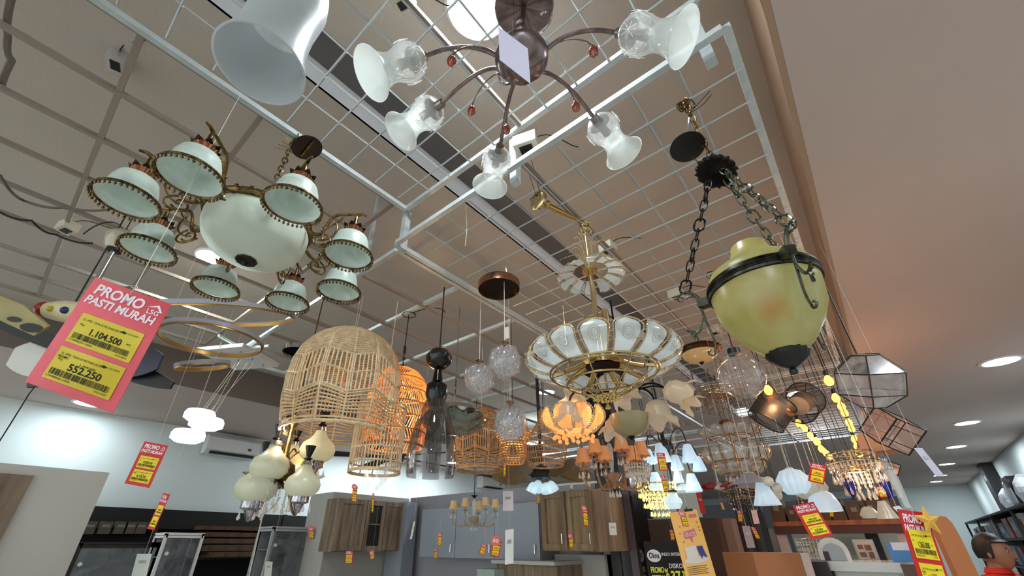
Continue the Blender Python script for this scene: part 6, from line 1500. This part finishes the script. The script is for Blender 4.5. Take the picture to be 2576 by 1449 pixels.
# orange beam gondola
a, c = at(1946, 1319, y=6.6), at(2268, 1301, y=6.6); zt = (a.z+c.z)/2
t = thing('display_gondola', 'white display frame topped by an orange wood beam', 'shelf', ((a.x+c.x)/2, 6.75, 0)); W = c.x-a.x
b = MB(); b.box((0, 0, zt-.02), (W, .4, .05)); mesh('wood_beam', b, beamm, t, False)
b = MB(); b.box((0, -.17, zt-.085), (W, .05, .09)); mesh('dark_edge', b, mat('beam_edge', (.3, .15, .09), .6), t, False)
for x in (-W/2+.05, W/2-.05): b = MB(); b.box((x, -.12, zt/2), (.1, .1, zt)); mesh('upright', b, mat('pinkish_white', (.78, .7, .68), .6), t, False)
cc = random.Random(2)
for i in range(8):
    x = a.x+W*(i+.5)/8.0; w_ = W/8*cc.uniform(.7, .95); hh = cc.uniform(.16, .26)
    t = thing('carton', 'closed brown carton standing on the orange wood beam', 'box', (x, 6.75, zt+.005), group='brown cartons on the orange beam')
    b = MB(); b.box((0, 0, hh/2), (w_, .3, hh)); mesh('carton', b, cardd, t, False)
    b = MB(); b.box((0, -.151, hh*.6), (w_*.4, .002, hh*.25)); mesh('pale_label', b, mat('pale_patch', (.5, .48, .44), .8), t, False)
# cardboard box in front
a, c = at(1893, 1391, D=2.9), at(2010, 1391, D=2.9)
t = thing('carton', 'large orange-brown carton standing in the foreground by the black chair', 'box', ((a.x+c.x)/2, (a.y+c.y)/2, 0), rz=0)
t.rotation_euler = (0, 0, math.atan2(c.y-a.y, c.x-a.x)); L_ = (c-a).length
b = MB(); b.box((0, .225, a.z/2), (L_, .45, a.z)); mesh('carton', b, mat('carton_orange', (.66, .43, .28), .7, noise=.08, scale=4), t, False)
b = MB(); b.box((L_/2+.035, .225, a.z/2), (.06, .45, a.z*.999)); mesh('white_side', b, mat('pinkish_white', (.78, .7, .68), .6), t, False)
boxy('black_stand', 'black wire-fronted stand beside the large carton', 'stand', 2032, 2078, 1413, 4.3, .3, black)
a, c = at(2078, 1412, y=4.4), at(2262, 1412, y=4.4)
t = thing('marble_table', 'white marble topped counter below the arch mirror', 'table', ((a.x+c.x)/2, 4.7, 0)); W = c.x-a.x
b = MB(); b.box((0, 0, a.z-.03), (W, .6, .06)); mesh('table_top', b, mat('white_marble', (.8, .82, .8), .15, noise=.12, scale=3), t, False)
b = MB(); b.box((0, .02, (a.z-.06)/2), (W-.06, .5, a.z-.06)); mesh('front_panel', b, mat('white_marble', (.8, .82, .8), .15, noise=.12, scale=3), t, False)
p = at(2107, 1408, y=4.7)
t = thing('arch_mirror', 'small white arched mirror standing on the marble counter', 'mirror', (p.x, 4.6, a.z))
def arch(w, h): return [(-w, 0)]+[(-w*math.cos(PI*k/10), h-w+w*math.sin(PI*k/10)) for k in range(11)]+[(w, 0)]
M_ = Matrix(((1, 0, 0, 0), (0, 0, -1, 0), (0, 1, 0, 0), (0, 0, 0, 1)))
b = MB(); b.plate(arch(.1, .16), .02, M_); mesh('arch_frame', b, white, t, False)
b = MB(); b.plate(arch(.07, .12), .004, Matrix.Translation((0, -.012, 0)) @ M_); mesh('mirror_pane', b, mat('dark_mirror', (.4, .4, .4), .05, 1), t, False)
p0, p1 = at(2142, 1357, y=5.6), at(2216, 1412, y=5.6)
t = thing('framed_picture', 'silver framed photo collage behind the marble counter', 'picture', ((p0.x+p1.x)/2, 5.6, p1.z)); W, H_ = p1.x-p0.x, p0.z-p1.z
b = MB(); b.box((0, 0, H_/2), (W, .03, H_)); mesh('frame', b, mat('silver_frame', (.6, .6, .58), .3, .5), t, False)
b = MB(); b.box((0, -.018, H_/2), (W*.84, .004, H_*.84)); pic = mesh('picture', b, mat('collage_ground', (.72, .7, .66), .6), t, False)
b = MB()
for x, z, w_, h_ in ((-.2, .65, .25, .2), (.15, .62, .3, .25), (-.18, .3, .3, .22), (.2, .28, .24, .3)): b.box((x*W, -.022, z*H_), (w_*W, .004, h_*H_))
mesh('photo_patches', b, mat('collage_dark', (.25, .25, .28), .5, c2=(.5, .35, .3), scale=8), pic, False)
boxy('picture_stand', 'easel board carrying the framed photo collage', 'board', 2140, 2218, 1411, 5.7, .3, mat('pale_unit', (.66, .67, .62), .6))
p = at(2285, 1395, y=4.6); t = thing('blue_package', 'small packet printed bright blue beside the big red card', 'package', (p.x, p.y, a.z))
b = MB(); b.box((0, 0, .06), (.2, .1, .12)); mesh('packet', b, mat('blue_print', (.25, .5, .75), .4), t, False); b = MB(); b.box((0, -.052, .1), (.15, .004, .05)); mesh('pale_band', b, paper, t, False)
boxy('brown_chair_back', 'brown padded seat back beside the marble counter', 'chair', 2264, 2300, 1420, 4.2, .12, mat('brown_pad', (.36, .28, .25), .7), part='backrest')
# orange board at the right of the big card
a, c = at(2335, 1300, D=2.3), at(2385, 1300, D=2.3); d_ = (c-a); d_.z = 0; an = math.atan2(d_.y, d_.x)
t = thing('orange_board', 'tall orange-brown board with rounded shoulder behind the gold star', 'board', ((a.x+c.x)/2, (a.y+c.y)/2, 0), rz=an); w_ = d_.length/2
b = MB(); b.plate([(-w_, 0), (-w_, a.z+.01), (w_*.5, a.z), (w_*.85, a.z-.03), (w_, a.z-.1), (w_, 0)], .03, M_); mesh('board', b, mat('terracotta_board', (.68, .42, .25), .7), t, False)
# right wall rack and products
tp = at(2576, 1262, x=1.45)
t = thing('product_rack', 'long black product rack along the right hand wall', 'rack', (1.8, 10.9, 0)); zt = Z(.5)
for z in (zt, zt-.42, zt-.85): b = MB(); b.box((0, 0, z), (.6, 13.6, .03)); mesh('shelf', b, black, t, False)
for y in (-6.7, -4.4, -2.2, 0, 2.2, 4.4, 6.7): b = MB(); b.box((-.28, y, zt/2), (.04, .04, zt)); mesh('upright', b, black, t, False)
b = MB(); b.box((.28, 0, zt/2), (.02, 13.6, zt)); mesh('back_panel', b, darkm, t, False)
cols = [(.75, .78, .8), (.12, .16, .35), (.8, .8, .82), (.3, .3, .32), (.6, .2, .2), (.5, .6, .7), (.35, .27, .2), (.85, .85, .85)]
for lv in range(2):
    for i in range(20):
        y = 4.3+i*.66; h_ = cc.uniform(.2, .34); w2 = cc.uniform(.28, .5); z = zt-.405-.43*lv
        t = thing('packed_product', 'upright packed product on the black rack along the right wall', 'package', (1.66, y, z+.01), group='packed products on the right wall rack')
        m_ = mat('prod_%d' % (i % 8), cols[(i+3*lv) % 8] if False else cols[i % 8], .35)
        b = MB(); b.box((0, 0, h_/2), (.22, w2, h_)); mesh('package', b, m_, t, False)
        b = MB(); b.box((-.112, 0, h_*.55), (.002, w2*.6, h_*.4)); mesh('package_label', b, mat('prod_%d' % ((i+2) % 8), cols[(i+2) % 8], .35), t, False)
for i in range(10):
    y = 4.6+i*.75; h_ = .28+.06*(i % 3)
    t = thing('wrapped_lamp', 'plastic-wrapped desk lamp standing on top of the right wall rack', 'lamp', (1.65, y, zt+.016), group='wrapped lamps on the right wall rack')
    b = MB(); b.lathe([(.0005, 0), (.08, 0), (.08, .02), (.015, .03), (.012, h_*.6)], 16); mesh('base', b, [white, black, mat('lamp_blue', (.3, .4, .55), .4)][i % 3], t)
    b = MB(); b.lathe([(.05, h_), (.11, h_*.62)], 18); mesh('lamp_shade', b, [paperg, mat('lamp_grey', (.55, .58, .6), .5)][i % 2], t)
    b = MB(); b.lathe([(.1, 0), (.14, h_*.4), (.13, h_*.8), (.04, h_*1.12)], 12, wave=lambda q, r, z, a: (r*(1+.1*math.sin(3*a+q)), z)); mesh('plastic_wrap', b, plasticf, t, False)
p = at(2556, 1200, x=1.7)
t = thing('speaker_box', 'black boxed appliance high at the right edge', 'box', (1.75, p.y, zt+.016))
b = MB(); b.box((0, 0, .2), (.4, .5, .4)); mesh('carton', b, blackg, t, False)
b = MB(); b.box((-.202, 0, .14), (.004, .36, .2)); mesh('silver_front', b, mat('silver_print', (.6, .63, .66), .3), t, False)
p = at(2480, 1185, x=2.0)
t = thing('wall_pillar', 'dark grey pillar against the right wall below the last downlights', 'column', (2.03, p.y, 0))
b = MB(); b.box((0, 0, Z(HL)/2), (.2, .5, Z(HL)-.01)); mesh('shaft', b, mat('charcoal', (.13, .12, .13), .6), t, False)
b = MB(); b.box((-.102, 0, Z(HL)-.3), (.004, .2, .1)); mesh('reflector', b, paper, t, False)
# ---------------------------------------------------------------- person
hp = at(2488, 1388, D=3.1); _r = Vector((hp.x, hp.y, 0)).normalized(); fd = Vector((_r.y, -_r.x, 0))*.95-_r*.3; fd.normalize()
top_z = at(2480, 1345, D=3.1).z
PX = Vector((hp.x, hp.y, 0)); rzp = math.atan2(fd.y, fd.x)
t = thing('person', 'person with short black hair in a red collared shirt at the lower right corner', 'person', PX, rz=rzp)
S_ = top_z/1.72
skinm = mat('skin', (.64, .44, .33), .5); shirtm = mat('red_shirt', (.78, .14, .1), .7); hairm = mat('black_hair', (.03, .025, .025), .55)
J = {'pelvis': (0, 0, .93, .13, .1), 'waist': (0, 0, 1.08, .125, .1), 'chest': (0, 0, 1.3, .15, .11), 'neck0': (-.01, 0, 1.44, .06, .06), 'neck1': (.01, 0, 1.52, .052, .055),
     'head': (.02, 0, 1.58, .055, .06)}
for sgn, n in ((1, 'l'), (-1, 'r')):
    J.update({'sh'+n: (0, sgn*.17, 1.39, .06, .06), 'el'+n: (.0, sgn*.24, 1.12, .042, .042), 'wr'+n: (.16, sgn*.2, .95, .028, .028), 'ha'+n: (.23, sgn*.18, .93, .035, .02),
              'hi'+n: (0, sgn*.09, .88, .085, .085), 'kn'+n: (.02, sgn*.1, .48, .06, .06), 'an'+n: (-.01, sgn*.1, .09, .04, .04), 'to'+n: (.13, sgn*.11, .035, .035, .03)})
    for f in range(4): J['f%d%s' % (f, n)] = (.29, sgn*.18+(f-1.5)*.018, .9-.003*f, .009, .009); J['g%d%s' % (f, n)] = (.315, sgn*.18+(f-1.5)*.018, .865, .008, .008)
    J['t0'+n] = (.25, sgn*.14, .92, .01, .01); J['t1'+n] = (.28, sgn*.13, .9, .009, .009)
E_ = [('pelvis', 'waist'), ('waist', 'chest'), ('chest', 'neck0'), ('neck0', 'neck1'), ('neck1', 'head')]
for n in 'lr':
    E_ += [('chest', 'sh'+n), ('sh'+n, 'el'+n), ('el'+n, 'wr'+n), ('wr'+n, 'ha'+n), ('pelvis', 'hi'+n), ('hi'+n, 'kn'+n), ('kn'+n, 'an'+n), ('an'+n, 'to'+n), ('ha'+n, 't0'+n), ('t0'+n, 't1'+n)]
    for f in range(4): E_ += [('ha'+n, 'f%d%s' % (f, n)), ('f%d%s' % (f, n), 'g%d%s' % (f, n))]
names = list(J); me = bpy.data.meshes.new('sk'); me.from_pydata([J[n][:3] for n in names], [(names.index(a_), names.index(b_)) for a_, b_ in E_], [])
ob = bpy.data.objects.new('sk', me); C.objects.link(ob); sk = ob.modifiers.new('s', 'SKIN'); ss = ob.modifiers.new('u', 'SUBSURF'); ss.levels = 2; ss.render_levels = 2
for i, n in enumerate(names): me.skin_vertices[0].data[i].radius = J[n][3:5]; me.skin_vertices[0].data[i].use_root = (n == 'pelvis')
bpy.context.view_layer.update()
bm_ = bpy.data.meshes.new_from_object(ob.evaluated_get(bpy.context.evaluated_depsgraph_get()))
b = MB(Matrix.Scale(S_, 4)); b.add([v.co.copy() for v in bm_.vertices], [tuple(p_.vertices) for p_ in bm_.polygons])
bpy.data.objects.remove(ob)
# head joined to the body: x is forward
vs = []; fs = []; NU, NV = 36, 24
for i in range(NV+1):
    ph = PI*i/NV
    for j in range(NU):
        th = 2*PI*j/NU; x, y, z = math.sin(ph)*math.cos(th), math.sin(ph)*math.sin(th), math.cos(ph)
        X, Y, Zq = x*.098, y*.076, z*.118
        if z < 0: X = X*(1+.12*z) + (.012*-z if x > 0 else .03*-z*0); Y *= 1+.28*z
        if x > 0:
            g = lambda cz, w, cy=0, wy=.25: math.exp(-((z-cz)/w)**2-((y-cy)/wy)**2)*x
            X += .024*g(-.16, .12, 0, .16)+.006*g(.18, .1, 0, .5)+.008*g(-.5, .1, 0, .25)+.012*g(-.82, .14, 0, .3)-.008*g(.02, .08, .4, .16)-.008*g(.02, .08, -.4, .16)-.004*g(-.62, .04, 0, .3)
        vs.append((X+.03, Y, Zq+1.602))
for i in range(NV):
    for j in range(NU): fs.append((i*NU+j, (i+1)*NU+j, (i+1)*NU+(j+1) % NU, i*NU+(j+1) % NU))
b.add(vs, fs)
for s_ in (1, -1): b.ball((.02, s_*.078, 1.592), .026, 12, 8, (.7, .35, 1.2))
mesh('body', b, skinm, t)
b = MB(Matrix.Scale(S_, 4)); vs = []; fs = []
for i in range(17):
    ph = PI*.62*i/16
    for j in range(NU):
        th = 2*PI*j/NU; x, y, z = math.sin(ph)*math.cos(th), math.sin(ph)*math.sin(th), math.cos(ph)
        if x > .25 and z < .55: z = .55+(z-.55)*.12; 
        vs.append((x*.108+.022, y*.087, z*.13+1.608))
for i in range(16):
    for j in range(NU): fs.append((i*NU+j, (i+1)*NU+j, (i+1)*NU+(j+1) % NU, i*NU+(j+1) % NU))
b.add(vs, fs); mesh('hair', b, hairm, t)
for s_ in (1, -1):
    b = MB(Matrix.Scale(S_, 4)); b.ball((.107, s_*.03, 1.606), .0095, 12, 8, (1, 1.2, .6)); e_ = mesh('eye', b, white, t)
    b = MB(Matrix.Scale(S_, 4)); b.ball((.1125, s_*.03, 1.606), .0058, 10, 6); mesh('pupil', b, black, e_)
    b = MB(Matrix.Scale(S_, 4)); b.tube([(.118, s_*.018, 1.628), (.114, s_*.045, 1.63)], .0035, 5); mesh('eyebrow', b, hairm, t)
b = MB(Matrix.Scale(S_, 4)); b.ball((.126, 0, 1.545), .016, 12, 6, (.5, 1.4, .3)); mesh('lips', b, mat('lips', (.45, .24, .2), .5), t)
b = MB(Matrix.Scale(S_, 4))
b.lathe([(.075, 1.47), (.1, 1.455), (.16, 1.43), (.2, 1.38), (.185, 1.25), (.165, 1.08), (.18, .9)], 32, wave=lambda i, r, z, a: (r, z), M=Matrix.Diagonal((.78, 1.05, 1, 1)))
b.lathe([(.066, 1.5), (.085, 1.465)], 28, Matrix.Diagonal((1, 1.1, 1, 1)))
for s_ in (1, -1): b.tube([(0, s_*.15, 1.41), (0, s_*.2, 1.36), (0, s_*.235, 1.2)], lambda q: .078-.014*q, 14)
mesh('shirt', b, shirtm, t)
b = MB(Matrix.Scale(S_, 4)); b.box((.146, .06, 1.32), (.004, .07, .07)); mesh('white_chest_print', b, paper, t, False)
b = MB(Matrix.Scale(S_, 4)); b.lathe([(.15, 1.0), (.155, .92), (.15, .86)], 24, Matrix.Diagonal((.8, 1.05, 1, 1)))
for s_ in (1, -1): b.tube([(0, s_*.085, .92), (.02, s_*.1, .5), (-.01, s_*.1, .1)], lambda q: .1-.035*q, 14)
mesh('trousers', b, mat('dark_trousers', (.08, .08, .1), .8), t)
# ================================================================ world
w = bpy.data.worlds.new('world'); bpy.context.scene.world = w; w.use_nodes = True
w.node_tree.nodes['Background'].inputs[0].default_value = (.85, .92, .9, 1)
w.node_tree.nodes['Background'].inputs[1].default_value = 1.5
s = bpy.context.scene
s.view_settings.view_transform = 'Standard'; s.view_settings.look = 'None'; s.view_settings.exposure = .4
s.cycles.max_bounces = 6; s.cycles.transparent_max_bounces = 14; s.cycles.transmission_bounces = 4; s.cycles.glossy_bounces = 3; s.cycles.diffuse_bounces = 3
s.cycles.caustics_reflective = False; s.cycles.caustics_refractive = False; s.cycles.sample_clamp_indirect = 4
s.cycles.use_denoising = True
s.cycles.use_adaptive_sampling = True; s.cycles.adaptive_threshold = .08; s.cycles.adaptive_min_samples = 16
